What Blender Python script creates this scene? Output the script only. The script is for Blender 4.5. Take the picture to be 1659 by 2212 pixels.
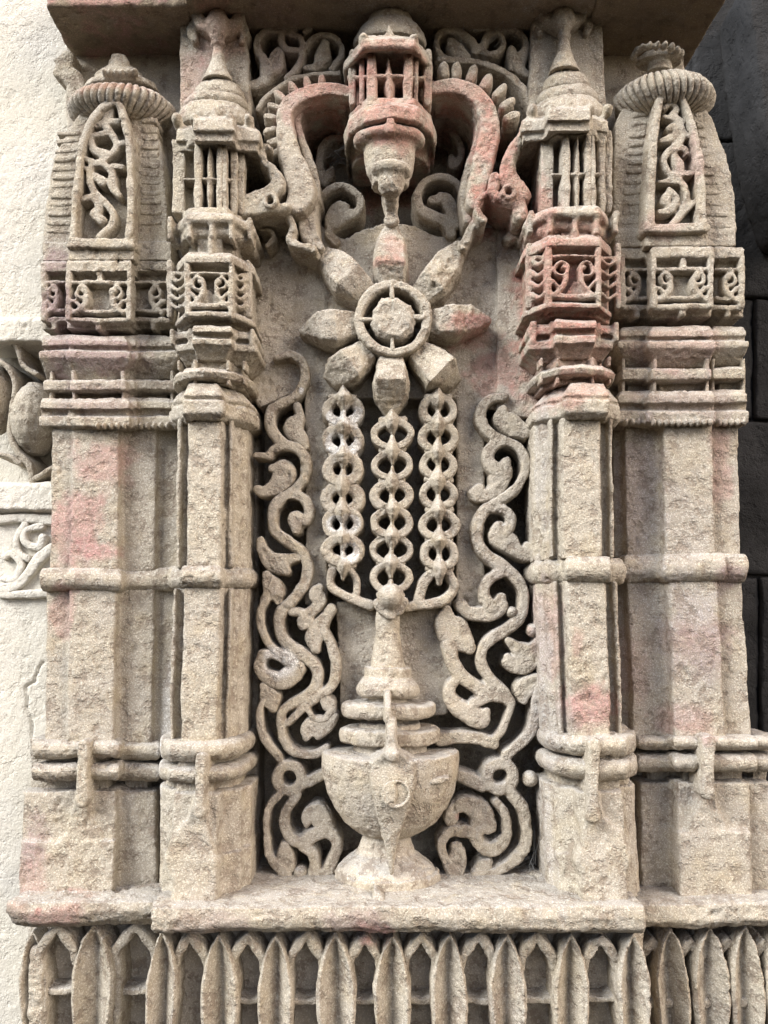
import bpy, math, random
import numpy as np
from mathutils import Vector
random.seed(7)
for o in list(bpy.data.objects): bpy.data.objects.remove(o)
scene = bpy.context.scene
COL = scene.collection
R_ = math.radians

# ------------------------------------------------------------------ camera
PITCH = R_(6.5); F = 1840.0; CX, CY = 829.5, 1106.0; D = 1.10; ZC = 1.30
cam = bpy.data.cameras.new("camera"); camo = bpy.data.objects.new("camera", cam); COL.objects.link(camo)
camo.location = (0, -D, ZC); camo.rotation_euler = (R_(90) + PITCH, 0, 0)
cam.sensor_fit = 'HORIZONTAL'; cam.sensor_width = 36.0; cam.lens = 36.0 * F / 1659.0
cam.clip_start = 0.02; cam.clip_end = 100
scene.camera = camo
# ------------------------------------------------------------------ daylight
SUN_EL, SUN_AZ = 36.0, -55.0          # elevation, and bearing measured from straight out of the wall towards the left
w = bpy.data.worlds.new("World"); scene.world = w; w.use_nodes = True
nt = w.node_tree; nt.nodes.clear()
sky = nt.nodes.new('ShaderNodeTexSky'); sky.sky_type = 'NISHITA'; sky.sun_disc = False
sky.sun_elevation = R_(SUN_EL); sky.sun_rotation = R_(180 - SUN_AZ * -1); sky.dust_density = 4.0; sky.air_density = 0.7; sky.ozone_density = 0.3
bg = nt.nodes.new('ShaderNodeBackground'); bg.inputs[1].default_value = 0.12
wo = nt.nodes.new('ShaderNodeOutputWorld')
nt.links.new(sky.outputs[0], bg.inputs[0]); nt.links.new(bg.outputs[0], wo.inputs[0])
sl = bpy.data.lights.new("sun", 'SUN'); sl.energy = 3.6; sl.angle = R_(34); sl.color = (1.0, 0.985, 0.955)
so = bpy.data.objects.new("sun", sl); COL.objects.link(so)
az = R_(SUN_AZ); el = R_(SUN_EL)
sd = Vector((math.sin(az) * math.cos(el), -math.cos(az) * math.cos(el), math.sin(el)))   # towards the sun
so.rotation_euler = sd.to_track_quat('Z', 'Y').to_euler()
so.location = (-2, -2, 3)
scene.view_settings.view_transform = 'Standard'; scene.view_settings.look = 'None'
scene.view_settings.gamma = 1.0; scene.view_settings.exposure = 1.0
scene.view_settings.use_curve_mapping = False

# ------------------------------------------------------------------ picture measurements -> world
cp, sp = math.cos(PITCH), math.sin(PITCH)
def P(x, y, d):
    """point on the plane d metres in front of the slab plane, met by the ray through (x, y) of the 1659 x 2212 picture"""
    u = x - CX; v = CY - y
    dx, dy, dz = u, F * cp - v * sp, F * sp + v * cp
    t = (D - d) / dy
    return (dx * t, -d, ZC + dz * t)
def S(y, d):
    return (D - d) / (F * cp - (CY - y) * sp)          # metres per picture unit
K = 1659.0 / 2448.0
def reg(ox, oy, nat, zw): return (ox * K, oy * K, K * nat / zw)
REG = {'': (0, 0, 1.0)}
for i, (n, ox, oy) in enumerate([('A',0,0),('B',800,0),('C',1600,0),('D',0,700),('E',800,700),('F',1600,700),('G',0,1500),
        ('H',800,1500),('I',1600,1500),('J',0,2300),('Kk',800,2300),('L',1600,2300)]): REG[n] = reg(ox, oy, 800, 1659)
for n, ox, oy in [('VL1',780,1100),('VL2',780,1700),('VL3',780,2300),('VR1',1360,1200),('VR2',1360,1800),('VR3',1360,2300)]:
    REG[n] = reg(ox, oy, 400, 1475)
for n, ox, oy in [('TL',760,0),('TR',1360,0),('ML',760,400),('MR',1360,400),('BL',500,2300)]: REG[n] = reg(ox, oy, 400, 1659)
REG['LW'] = reg(0, 950, 200, 442); REG['CL'] = reg(500, 600, 400, 1106)
REG['M'] = reg(0, 2800, 1224, 1659); REG['N'] = reg(1224, 2800, 1224, 1659)
def T(r, pts):
    ox, oy, s = REG[r]; out = []
    for p in pts:
        q = [p[0] * s + ox, p[1] * s + oy]
        if len(p) > 2: q.append(p[2] * s)
        if len(p) > 3: q.append(p[3])
        out.append(tuple(q))
    return out

# ------------------------------------------------------------------ noise
def _hash(ix, iy, iz, seed):
    h = (ix * 374761393 + iy * 668265263 + iz * 2147483647 + seed * 974711) & 0xffffffff
    h = ((h ^ (h >> 13)) * 1274126177) & 0xffffffff
    h = h ^ (h >> 16)
    return (h & 0xffff).astype(np.float32) / 32767.5 - 1.0
def vnoise(p, seed=0):
    i = np.floor(p).astype(np.int64); f = (p - i).astype(np.float32); f = f * f * (3 - 2 * f)
    out = np.zeros(len(p), np.float32)
    for a in (0, 1):
        wx = f[:, 0] if a else 1 - f[:, 0]
        for b in (0, 1):
            wy = f[:, 1] if b else 1 - f[:, 1]
            for c in (0, 1):
                wz = f[:, 2] if c else 1 - f[:, 2]
                out += wx * wy * wz * _hash(i[:, 0] + a, i[:, 1] + b, i[:, 2] + c, seed)
    return out

# ------------------------------------------------------------------ stains of pigment, pale strips and grey patches on the stone (world x, z ellipses)
RED, PINK, PURP, WHITE, GREY, OCHRE = (.52,.20,.17), (.56,.27,.27), (.34,.22,.25), (.86,.85,.82), (.20,.185,.18), (.50,.37,.20)
PALE = (.50,.485,.48)
STAINS = [(150,1140,60,110,PINK,.7),(195,1185,50,26,PINK,.75),(205,1000,70,70,PINK,.55),(110,640,45,60,PURP,.75),(170,745,120,60,PURP,.8),(200,860,110,40,PURP,.5),
 (150,680,60,50,PURP,.55),(120,1320,30,60,PINK,.5),(1235,600,110,110,RED,.62),(1180,640,55,80,RED,.6),(1230,715,115,42,RED,.9),(1240,780,100,40,RED,.5),(1225,850,95,42,RED,.6),
 (1170,560,40,60,RED,.5),(1165,470,40,50,RED,.6),(845,205,125,70,RED,.62),(850,290,90,60,RED,.75),(700,185,85,40,RED,.75),(640,240,40,60,PINK,.5),
 (1060,320,50,110,RED,.8),(1010,190,70,40,RED,.5),(1110,420,70,60,RED,.65),(1045,440,30,50,RED,.75),(850,520,28,40,RED,.5),(840,560,50,14,RED,.6),
 (1010,685,50,25,RED,.75),(1080,770,60,60,RED,.6),(1040,700,60,30,PINK,.5),(800,1980,45,28,RED,.85),(770,1965,70,40,PURP,.55),(1255,1520,65,55,PINK,.8),
 (1180,1360,30,120,PINK,.45),(1520,1370,70,90,PURP,.75),(1400,1050,50,150,PURP,.55),(1380,1450,50,100,PINK,.45),(1500,1560,60,40,PINK,.55),(1580,1000,30,90,PINK,.5),(1590,1240,40,30,PURP,.7),
 (60,1830,30,60,PURP,.7),(60,1900,40,60,PINK,.4),(230,180,90,26,RED,.5),(470,60,60,60,RED,.4),(400,150,30,80,PINK,.4),(25,1965,40,26,GREY,.8),(105,1948,9,6,RED,1),(150,1960,60,30,PINK,.6),
 (480,1960,90,30,PURP,.35),(250,5,160,22,PINK,.8),(1500,330,30,60,PINK,.4),(1440,480,50,30,PINK,.4),(1490,850,130,60,PURP,.4),(1480,720,120,60,PINK,.4),(600,60,60,60,PURP,.4),
 (1000,1780,12,12,PINK,.6),(1235,1385,18,40,PINK,.4),(110,540,30,30,PURP,.8),(360,300,30,40,WHITE,.3),(1178,1500,14,280,PALE,.6),(1172,1000,10,200,PALE,.5),(1186,1800,12,130,PALE,.6),
 (340,1600,14,160,WHITE,.4),(1515,1320,50,50,WHITE,.35),(1360,1240,60,200,GREY,.25),
 (1400,1080,60,170,PALE,.5),(1480,1130,70,110,PALE,.45),(1500,1300,80,60,PALE,.6),(1400,1420,60,180,PALE,.5),(1500,1480,60,90,PALE,.4),(1490,1780,120,90,PALE,.3),(1190,1560,50,60,PALE,.6)]
WH = T('VL1', [(1250,760,230),(1040,760,150),(1040,1110,190),(1255,1130,170),(1040,2080,160),(1230,2080,180)]) + T('VL2', [(1220,210,200),(350,1540,330)])
WHITES = [(x, y, r * .62, r * .62, WHITE, 1.0) for x, y, r in WH] + [(T('VL1',[(590,1390)])[0] + (7, 7, WHITE, 2)), (T('VL1',[(630,430)])[0] + (6, 8, WHITE, 2))]
def stain_attr(me, co, sd):
    n = len(co); rgba = np.zeros((n, 4), np.float32)
    nz = vnoise(co / .022, 31) * .8 + vnoise(co / .008, 32) * .45 + vnoise(co / .0035, 33) * .25
    for lst, edge in ((STAINS, .55), (WHITES, .25)):
        for (x, y, rx, ry, c, a) in lst:
            q = P(x, y, .06); s = S(y, .06)
            r = np.sqrt(((co[:, 0] - q[0]) / (rx * s)) ** 2 + ((co[:, 2] - q[2]) / (ry * s)) ** 2)
            if lst is WHITES: r = np.maximum(r, 1.2 * (np.abs(co[:, 1] + .018) > .05))
            m = np.clip((1.15 - r + nz * edge) / .5, 0, 1) * min(a, 1)
            if m.max() <= 0: continue
            m = m[:, None]
            rgba[:, :3] = rgba[:, :3] * (1 - m) + np.array(c, np.float32) * m
            rgba[:, 3:] = rgba[:, 3:] + (1 - rgba[:, 3:]) * m
    rgba[:, :3] /= np.maximum(rgba[:, 3:], 1e-4)
    rgba[:, 3] *= np.where(rgba[:, :3].min(1) > .7, 2.2, 1.0)
    at = me.attributes.new("stain", 'FLOAT_COLOR', 'POINT')
    at.data.foreach_set("color", rgba.ravel())

# ------------------------------------------------------------------ stone materials
def stone(name, base, second, dust=.75, speck=.6, bump=1.0, dustcol=(.52,.51,.49), pitscale=1.0, bloom=1.0):
    m = bpy.data.materials.new(name); m.use_nodes = True
    t = m.node_tree; t.nodes.clear(); L = t.links.new
    def N(k, **kw):
        n = t.nodes.new(k)
        for a, b in kw.items(): setattr(n, a, b)
        return n
    out = N('ShaderNodeOutputMaterial'); b = N('ShaderNodeBsdfPrincipled'); L(b.outputs[0], out.inputs[0])
    b.inputs['Roughness'].default_value = .93; b.inputs['Specular IOR Level'].default_value = .18
    geo = N('ShaderNodeNewGeometry')
    def noise(sc, det=4, rough=.6):
        n = N('ShaderNodeTexNoise'); n.inputs['Scale'].default_value = sc; n.inputs['Detail'].default_value = det
        n.inputs['Roughness'].default_value = rough; L(geo.outputs['Position'], n.inputs['Vector']); return n.outputs['Fac']
    def ramp(src, p0, p1, c0=(0,0,0,1), c1=(1,1,1,1)):
        r = N('ShaderNodeValToRGB'); r.color_ramp.elements[0].position = p0; r.color_ramp.elements[1].position = p1
        r.color_ramp.elements[0].color = c0; r.color_ramp.elements[1].color = c1; L(src, r.inputs[0]); return r.outputs[0]
    def mix(f, a, c, mode='MIX'):
        n = N('ShaderNodeMix', data_type='RGBA', blend_type=mode)
        if isinstance(f, (int, float)): n.inputs[0].default_value = f
        else: L(f, n.inputs[0])
        for s, i in ((a, 6), (c, 7)):
            if isinstance(s, tuple): n.inputs[i].default_value = (*s, 1) if len(s) == 3 else s
            else: L(s, n.inputs[i])
        return n.outputs[2]
    def math_(op, a, c):
        n = N('ShaderNodeMath', operation=op)
        for s, i in ((a, 0), (c, 1)):
            if isinstance(s, (int, float)): n.inputs[i].default_value = s
            else: L(s, n.inputs[i])
        return n.outputs[0]
    big = ramp(noise(9, 5), .38, .64)
    col = mix(big, base, second)
    col = mix(math_('MULTIPLY', ramp(noise(28, 5, .65), .50, .70), .50 * bloom), col, (.52,.43,.28))       # ochre bloom
    col = mix(math_('MULTIPLY', ramp(noise(17, 6, .7), .54, .74), .6 * bloom), col, (.46,.445,.42))          # grey bloom
    col = mix(math_('MULTIPLY', ramp(noise(13.7, 5, .7), .57, .70), .18 * bloom), col, (.46,.33,.30))       # faint pink bloom
    st = N('ShaderNodeAttribute', attribute_name="stain")
    fn = ramp(noise(160, 3, .7), .28, .62)
    col = mix(math_('MULTIPLY', st.outputs['Alpha'], math_('ADD', math_('MULTIPLY', fn, .45), .48)), col, st.outputs['Color'])
    # dust lying on ledges
    sx = N('ShaderNodeSeparateXYZ'); L(geo.outputs['Normal'], sx.inputs[0])
    up = N('ShaderNodeMapRange'); up.inputs[1].default_value = .35; up.inputs[2].default_value = .85; L(sx.outputs[2], up.inputs[0])
    dn = math_('MULTIPLY', math_('MULTIPLY', up.outputs[0], dust), ramp(noise(60, 4), .25, .5))
    col = mix(dn, col, dustcol)
    # sand grains, light and dark
    gr = noise(520, 3, .75)
    col = mix(math_('MULTIPLY', ramp(gr, .58, .72), .5 * bloom), col, (.78,.74,.66))
    col = mix(math_('MULTIPLY', ramp(gr, .44, .31), speck), col, (.17,.13,.09))
    vo = N('ShaderNodeTexVoronoi'); vo.inputs['Scale'].default_value = 150 * pitscale; vo.inputs['Randomness'].default_value = 1
    L(geo.outputs['Position'], vo.inputs['Vector'])
    pitmask = ramp(noise(45, 4, .7), .50, .62)
    pit = math_('MULTIPLY', ramp(vo.outputs['Distance'], .30, .12), pitmask)
    col = mix(math_('MULTIPLY', pit, .5 * bloom), col, (.16,.115,.085))
    L(col, b.inputs['Base Color'])
    h = math_('ADD', math_('MULTIPLY', noise(420, 3, .7), .9), math_('MULTIPLY', noise(170, 4, .7), 1.3))
    h = math_('SUBTRACT', h, math_('MULTIPLY', pit, 1.0))
    bp = N('ShaderNodeBump'); bp.inputs['Strength'].default_value = .85; bp.inputs['Distance'].default_value = .0018 * bump
    L(h, bp.inputs['Height']); L(bp.outputs[0], b.inputs['Normal'])
    return m
TAN = stone("sandstone_tan", (.58,.53,.43), (.555,.515,.445), speck=.5)
CARV = stone("sandstone_carved", (.565,.51,.415), (.54,.495,.425), dust=.85, speck=.45)
GREYS = stone("sandstone_dusty", (.63,.57,.475), (.60,.555,.48), dust=.9, speck=.4)
LEFT = stone("sandstone_wall", (.74,.70,.60), (.72,.69,.62), dust=.1, speck=.25, bump=.7, bloom=.08)
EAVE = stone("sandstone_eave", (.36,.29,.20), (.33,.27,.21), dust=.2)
RECESS_SHADE = stone("stone_recess_painted_shade", (.020,.020,.0205), (.036,.036,.037), dust=.1, speck=0.0, dustcol=(.05,.05,.05), bloom=0)  # shade of the enclosed recess painted in as a near-black stone colour

# ------------------------------------------------------------------ mesh builder
PROF = {'soft': [(-1,0),(-1,.82),(-.9,.965),(-.6,1),(.6,1),(.9,.965),(1,.82),(1,0)],
        'flat': [(-1,0),(-1,.88),(-.86,1),(.86,1),(1,.88),(1,0)],
        'gem':  [(-1,0),(-1,.55),(-.55,.86),(0,1),(.55,.86),(1,.55),(1,0)],
        'facet':[(-1,0),(-1,.70),(-.80,.98),(0,1),(.80,.98),(1,.70),(1,0)]}
SEC = {'col': [(-1,0),(-1,.56),(-.88,.62),(-.85,.72),(-.50,.82),(-.475,.985),(-.45,1),(.45,1),(.475,.985),(.50,.82),(.85,.72),(.88,.62),(1,.56),(1,0)],
       'ring':[(-1,0),(-1,.55),(-.88,.76),(-.55,.93),(0,1),(.55,.93),(.88,.76),(1,.55),(1,0)],
       'box': [(-1,0),(-1,.72),(-.55,1),(.55,1),(1,.72),(1,0)],
       'step':[(-1,0),(-1,.80),(-.5,.84),(-.48,1),(.48,1),(.5,.84),(1,.80),(1,0)],
       'sq':  [(-1,0),(-1,1),(1,1),(1,0)]}
class B:
    def __init__(s): s.v = []; s.f = []
    def rings(s, rings, closed=False):
        n = len(rings[0]); o = len(s.v); m = len(rings)
        for r in rings: s.v.extend(r)
        for i in range(m if closed else m - 1):
            a = o + i * n; b = o + ((i + 1) % m) * n
            for j in range(n):
                k = (j + 1) % n
                s.f.append((a + j, a + k, b + k, b + j))
        if not closed:
            s.f.append(tuple(o + j for j in reversed(range(n)))); s.f.append(tuple(o + (m - 1) * n + j for j in range(n)))
        return s
    def loft(s, levels, dback, sec='sq', r=''):
        """levels: (y, x_left, x_right, d_front[, section]) listed downwards"""
        rs = []; ox, oy, k = REG[r]
        for lv in levels:
            y, xl, xr, d = lv[:4]; y = y * k + oy; xl = xl * k + ox; xr = xr * k + ox
            cx = (xl + xr) / 2; q = P(cx, y, d); hw = (xr - xl) / 2 * S(y, d)
            rs.append([(q[0] + u * hw, -(dback + v * (d - dback)), q[2]) for u, v in SEC[sec]])
        return s.rings(rs)
    def torus(s, y0, y1, xl, xr, d, dback, sec='ring', r='', ins=10, dd=.009):
        lv = []
        for t, a in ((0,1),(.1,.55),(.28,.15),(.5,0),(.72,.15),(.9,.55),(1,1)):
            lv.append((y0 + (y1 - y0) * t, xl + ins * a, xr - ins * a, d - dd * a))
        return s.loft(lv, dback, sec, r)
    def box(s, x0, y0, x1, y1, d0, d1, r='', x0b=None, x1b=None):
        ox, oy, k = REG[r]
        x0b = x0 if x0b is None else x0b; x1b = x1 if x1b is None else x1b
        rs = []
        for y, a, b in ((y0, x0, x1), (y1, x0b, x1b)):
            y = y * k + oy; p = P(a * k + ox, y, d1); q = P(b * k + ox, y, d1)
            rs.append([(p[0], -d0, p[2]), (p[0], -d1, p[2]), (q[0], -d1, q[2]), (q[0], -d0, q[2])])
        return s.rings(rs)
    def poly(s, pts, d0, d1, r='', bevel=0):
        pts = T(r, pts); n = len(pts)
        fr = [P(x, y, d1) for x, y in pts]
        if bevel:
            cx = sum(p[0] for p in fr) / n; cz = sum(p[2] for p in fr) / n
            out = []
            for p in fr:
                L_ = math.hypot(p[0] - cx, p[2] - cz); k = max(0, 1 - bevel / L_)
                out.append((cx + (p[0] - cx) * k, p[1], cz + (p[2] - cz) * k))
            return s.rings([[(p[0], -d0, p[2]) for p in fr], [(p[0], p[1] + bevel, p[2]) for p in fr], out])
        return s.rings([[(p[0], -d0, p[2]) for p in fr], fr])
    def stroke(s, pts, d, back, r='', prof='soft', closed=False, spline=True, sub=5, dfun=None, endcap=True):
        pts = T(r, pts); w0 = [p[2] for p in pts]
        q = [np.array((p[0], p[1], p[2], (p[3] if len(p) > 3 else d)), float) for p in pts]
        n = len(q); path = []
        if spline and n > 2 or closed:
            m = n if closed else n - 1
            for i in range(m):
                if closed: a, b, c, e = q[i - 1], q[i], q[(i + 1) % n], q[(i + 2) % n]
                else:
                    b, c = q[i], q[i + 1]; a = q[i - 1] if i else 2 * b - c; e = q[i + 2] if i + 2 < n else 2 * c - b
                for j in range(sub):
                    t = j / sub
                    path.append(.5 * ((2 * b) + (c - a) * t + (2 * a - 5 * b + 4 * c - e) * t * t + (3 * b - a - 3 * c + e) * t ** 3))
            if not closed: path.append(q[-1])
        else: path = q
        N = len(path); rs = []
        def ring(x, y, w, dd, tx, ty):
            if dfun: dd = dfun(x)
            c = P(x, y, dd); k = S(y, dd); nx, nz = -ty, -tx      # picture y runs down
            L_ = math.hypot(tx, ty) or 1; nx, nz = -ty / L_, -tx / L_
            hw = max(w, .4) / 2 * k
            bk = back if dd - back > .004 else dd - .004
            return [(c[0] + nx * a * hw, -(bk + b_ * (dd - bk)), c[2] + nz * a * hw) for a, b_ in PROF[prof]]
        tans = []
        for i in range(N):
            a = path[i - 1] if (i or closed) else path[i]; b = path[(i + 1) % N] if (i < N - 1 or closed) else path[i]
            tans.append((b[0] - a[0], b[1] - a[1]))
        seq = [(path[i][0], path[i][1], path[i][2], path[i][3], tans[i][0], tans[i][1]) for i in range(N)]
        if not closed and endcap:
            x, y, w_, dd, tx, ty = seq[0]; L_ = math.hypot(tx, ty) or 1
            pre = [(x - tx / L_ * w_ / 2 * k, y - ty / L_ * w_ / 2 * k, w_ * f, dd - (1 - f) * .003, tx, ty) for k, f in ((.97,.2),(.8,.6),(.45,.9))]
            x, y, w_, dd, tx, ty = seq[-1]; L_ = math.hypot(tx, ty) or 1
            post = [(x + tx / L_ * w_ / 2 * k, y + ty / L_ * w_ / 2 * k, w_ * f, dd - (1 - f) * .003, tx, ty) for k, f in ((.45,.9),(.8,.6),(.97,.2))]
            seq = pre + seq + post
        return s.rings([ring(*a) for a in seq], closed)
    def circle(s, cx, cy, rx, ry, w_, d, back, r='', prof='soft', n=12):
        return s.stroke([(cx + rx * math.cos(a), cy + ry * math.sin(a), w_) for a in [2 * math.pi * i / n for i in range(n)]], d, back, r, prof, closed=True, sub=3)
    def blob(s, x, y, rx, ry, d, rd, r='', e=1.0, n=14, zf=.5):
        ox, oy, k = REG[r]; x = x * k + ox; y = y * k + oy; rx *= k; ry *= k
        c = P(x, y, d); sc = S(y, d); rs = []; c = (c[0], c[1], P(x, y, d + rd * zf)[2])
        for i in range(1, 9):
            ph = math.pi * i / 9
            rs.append([(c[0] + rx * sc * math.sin(ph) * math.cos(2 * math.pi * j / n), c[1] + rd * math.sin(ph) * math.sin(2 * math.pi * j / n),
                        c[2] + ry * sc * math.copysign(abs(math.cos(ph)) ** e, math.cos(ph))) for j in range(n)])
        return s.rings(rs)
    def lathe(s, cx, prof, d0, ratio=.85, r='', n=28, zd=None):
        """prof: (y, half width) listed downwards; turned about an upright axis standing d0 in front of the slab"""
        ox, oy, k = REG[r]; cx = cx * k + ox; rs = []
        for y, hw in prof:
            y = y * k + oy; c = P(cx, y, d0); h = max(hw, .3) * k * S(y, d0)
            if zd is not None: c = (c[0], c[1], P(cx, y, zd)[2])
            rs.append([(c[0] + h * math.cos(2 * math.pi * j / n), c[1] + h * ratio * math.sin(2 * math.pi * j / n), c[2]) for j in range(n)])
        return s.rings(rs)

TRI = [0]
def thing(name, label, cat, loc, group=None):
    e = bpy.data.objects.new(name, None); COL.objects.link(e); e.location = loc; e.empty_display_size = .03
    e['label'] = label; e['category'] = cat
    if group: e['group'] = group
    return e
SMALLDISP = 1.0
def make(name, b, mat, parent=None, vox=.0018, rough=1.0, smooth=1, warp=1.0, crack=None):
    me = bpy.data.meshes.new(name); me.from_pydata(b.v, [], b.f); me.update()
    ob = bpy.data.objects.new(name, me); COL.objects.link(ob)
    md = ob.modifiers.new("r", 'REMESH'); md.mode = 'VOXEL'; md.voxel_size = vox; md.adaptivity = 0; md.use_smooth_shade = True
    if smooth:
        ms = ob.modifiers.new("s", 'SMOOTH'); ms.factor = .5; ms.iterations = smooth
    dg = bpy.context.evaluated_depsgraph_get(); ev = ob.evaluated_get(dg)
    m2 = bpy.data.meshes.new_from_object(ev, depsgraph=dg); m2.name = name
    ob.modifiers.clear(); ob.data = m2; bpy.data.meshes.remove(me)
    n = len(m2.vertices); co = np.empty(n * 3, np.float32); m2.vertices.foreach_get("co", co); co = co.reshape(-1, 3)
    no = np.empty(n * 3, np.float32); m2.vertex_normals.foreach_get("vector", no); no = no.reshape(-1, 3)
    patch = np.clip(.85 + .9 * vnoise(co / .055, 11), .30, 1.5)
    a = vnoise(co / .040, 1) * .0009 + vnoise(co / .013, 2) * .0003 + (vnoise(co / .0061, 3) * .00045 + vnoise(co / .0037, 4) * .0006) * patch
    a += vnoise(co / np.array((.06, .06, .0075), np.float32), 12) * .0004
    g = vnoise(co / .0095, 5) + .5 * vnoise(co / .0045, 6)
    a -= np.clip(g - .50, 0, 1) * .0032 * patch
    wp = np.stack([vnoise(co / .05, 21) * .0013 + vnoise(co / .017, 24) * .0007, vnoise(co / .05, 22) * .0010, vnoise(co / .045, 23) * .0015 + vnoise(co / .015, 25) * .0008], 1) * min(rough, 1.0) * warp
    a *= rough
    if crack:
        q = [P(x, y, -.035) for x, y in crack]; dist = np.full(n, 1.0, np.float32); X, Z = co[:, 0] + vnoise(co / .006, 41) * .0012, co[:, 2]
        for (p0, p1) in zip(q, q[1:]):
            ux, uz = p1[0] - p0[0], p1[2] - p0[2]; t = np.clip(((X - p0[0]) * ux + (Z - p0[2]) * uz) / (ux * ux + uz * uz), 0, 1)
            dist = np.minimum(dist, np.hypot(X - p0[0] - t * ux, Z - p0[2] - t * uz))
        a -= .0045 * np.exp(-(dist / .0012) ** 2) * (co[:, 1] < .037)
    new = co + no * a[:, None] + wp
    off = np.array(parent['_base'] if parent is not None else (0, 0, 0), np.float32)
    stain_attr(m2, co, 0)
    m2.vertices.foreach_set("co", (new - off).ravel()); m2.update()
    m2.materials.clear(); m2.materials.append(mat)
    if parent is not None: ob.parent = parent
    TRI[0] += len(m2.polygons) * 2
    return ob
def root(name, label, cat, px, group=None):
    loc = P(*px); e = thing(name, label, cat, loc, group); e['_base'] = loc; return e
def sub(par, ob):      # let a part carry its own pieces
    ob['_base'] = par['_base']; return ob

# ================================================================== THE SETTING
def struct(name, b, mat, **k):
    o = make(name, b, mat, **k); o['kind'] = 'structure'; return o
b = B().box(520, 60, 1190, 2300, -.13, -.085); struct('niche_back_wall', b, GREYS, vox=.004)
sl_ = B().poly([(540,850),(540,486),(690,486),(742,516),(790,493),(843,478),(900,488),(947,512),(985,516),(1040,492),(1165,492),(1165,880),(1080,885),(1040,878),(1034,862),(860,862),(700,856),(668,852),(640,845),(600,862),(560,880)], -.045, 0)
sl_.box(660, 840, 708, 1310, -.03, -.0006).box(988, 850, 1046, 1340, -.03, -.0006)
sl_.box(700, 862, 1000, 1330, -.06, -.04)
sl_.poly([(728,1300),(975,1300),(985,1420),(965,1545),(735,1545)], -.05, -.006)
sl_.poly([(1075,500),(1165,500),(1165,900),(1075,900)], -.02, .008)
struct('niche_slab', sl_, GREYS, vox=.0024, rough=1.3)
# pale wall on the left with a strip of carving
b = B().box(-120, -60, 260, 700, -.10, -.035).box(-120, 1050, 260, 2330, -.10, -.035).box(-120, 690, 260, 1060, -.14, -.10)
struct('left_wall', b, LEFT, vox=.0021, rough=.55, crack=T('G', [(285,1262),(262,1300),(245,1330),(222,1395),(165,1432),(178,1500),(172,1560),(205,1640),(212,1760)]))
# dark recess on the right, its shade put into the stone colour
rw = struct('recess_wall', B().box(1480, -80, 1900, 2320, -.46, -.36), RECESS_SHADE, vox=.006)
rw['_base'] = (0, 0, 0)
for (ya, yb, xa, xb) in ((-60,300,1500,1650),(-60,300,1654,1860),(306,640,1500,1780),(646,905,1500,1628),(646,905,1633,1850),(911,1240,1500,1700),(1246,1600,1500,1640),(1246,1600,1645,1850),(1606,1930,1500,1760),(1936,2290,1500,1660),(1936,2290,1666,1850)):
    make('stone_block', B().box(xa, ya, xb, yb, -.40, -.345 + random.uniform(-.006, .006)), RECESS_SHADE, rw, vox=.005, rough=1.6)
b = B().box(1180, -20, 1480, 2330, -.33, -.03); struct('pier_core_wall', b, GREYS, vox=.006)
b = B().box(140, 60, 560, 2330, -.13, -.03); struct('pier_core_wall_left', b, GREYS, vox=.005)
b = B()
b.stroke([(1640,-30,60),(1660,120,60),(1690,300,70),(1740,450,80)], -.22, -.34, prof='flat'); struct('recess_arch_moulding', b, RECESS_SHADE, vox=.005)

# ================================================================== BUILDERS FOR THE CARVED FRAME
def curls(b, x0, x1, y0, y1, d, back, flip=1, both=True, wd=10, dfun=None):
    """a pair of volutes springing from the foot of a small panel"""
    cx = (x0 + x1) / 2; h = y1 - y0; hw = (x1 - x0) / 2
    for sgn in ((-1, 1) if both else (flip,)):
        vx = cx + sgn * hw * (.54 if both else .1); vy = y0 + h * .30; R0 = min(h * .23, hw * (.36 if both else .6))
        j = lambda: random.uniform(-1.5, 1.5)
        b.stroke([(vx + R0 * .8 * math.cos(a) + j(), vy + R0 * .85 * math.sin(a) + j(), wd * .62) for a in [6.283 * k / 9 for k in range(9)]], d, back, closed=True, sub=3, dfun=dfun)
        b.stroke([(vx - sgn * R0 * .2, vy - R0 * .25, wd * .8), (vx - sgn * R0 * .75, vy - R0 * .1, wd * .7)], d, back, dfun=dfun)
        b.stroke([(vx - sgn * R0 * .7, vy + R0 * .6, wd * .9), (vx - sgn * R0 * .5, y0 + h * .66, wd * 1.05), (vx + sgn * R0 * .1, y0 + h * .84, wd), (vx + sgn * R0 * 1.1, y0 + h * 1.02, wd * .8)], d, back, dfun=dfun)
        b.stroke([(vx + sgn * R0 * .3, y0 + h * .78, wd * .7), (vx + sgn * R0 * 1.0, y0 + h * .62, wd * .8), (vx + sgn * R0 * 1.5, y0 + h * .60, wd * .7)], d, back, dfun=dfun)

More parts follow.
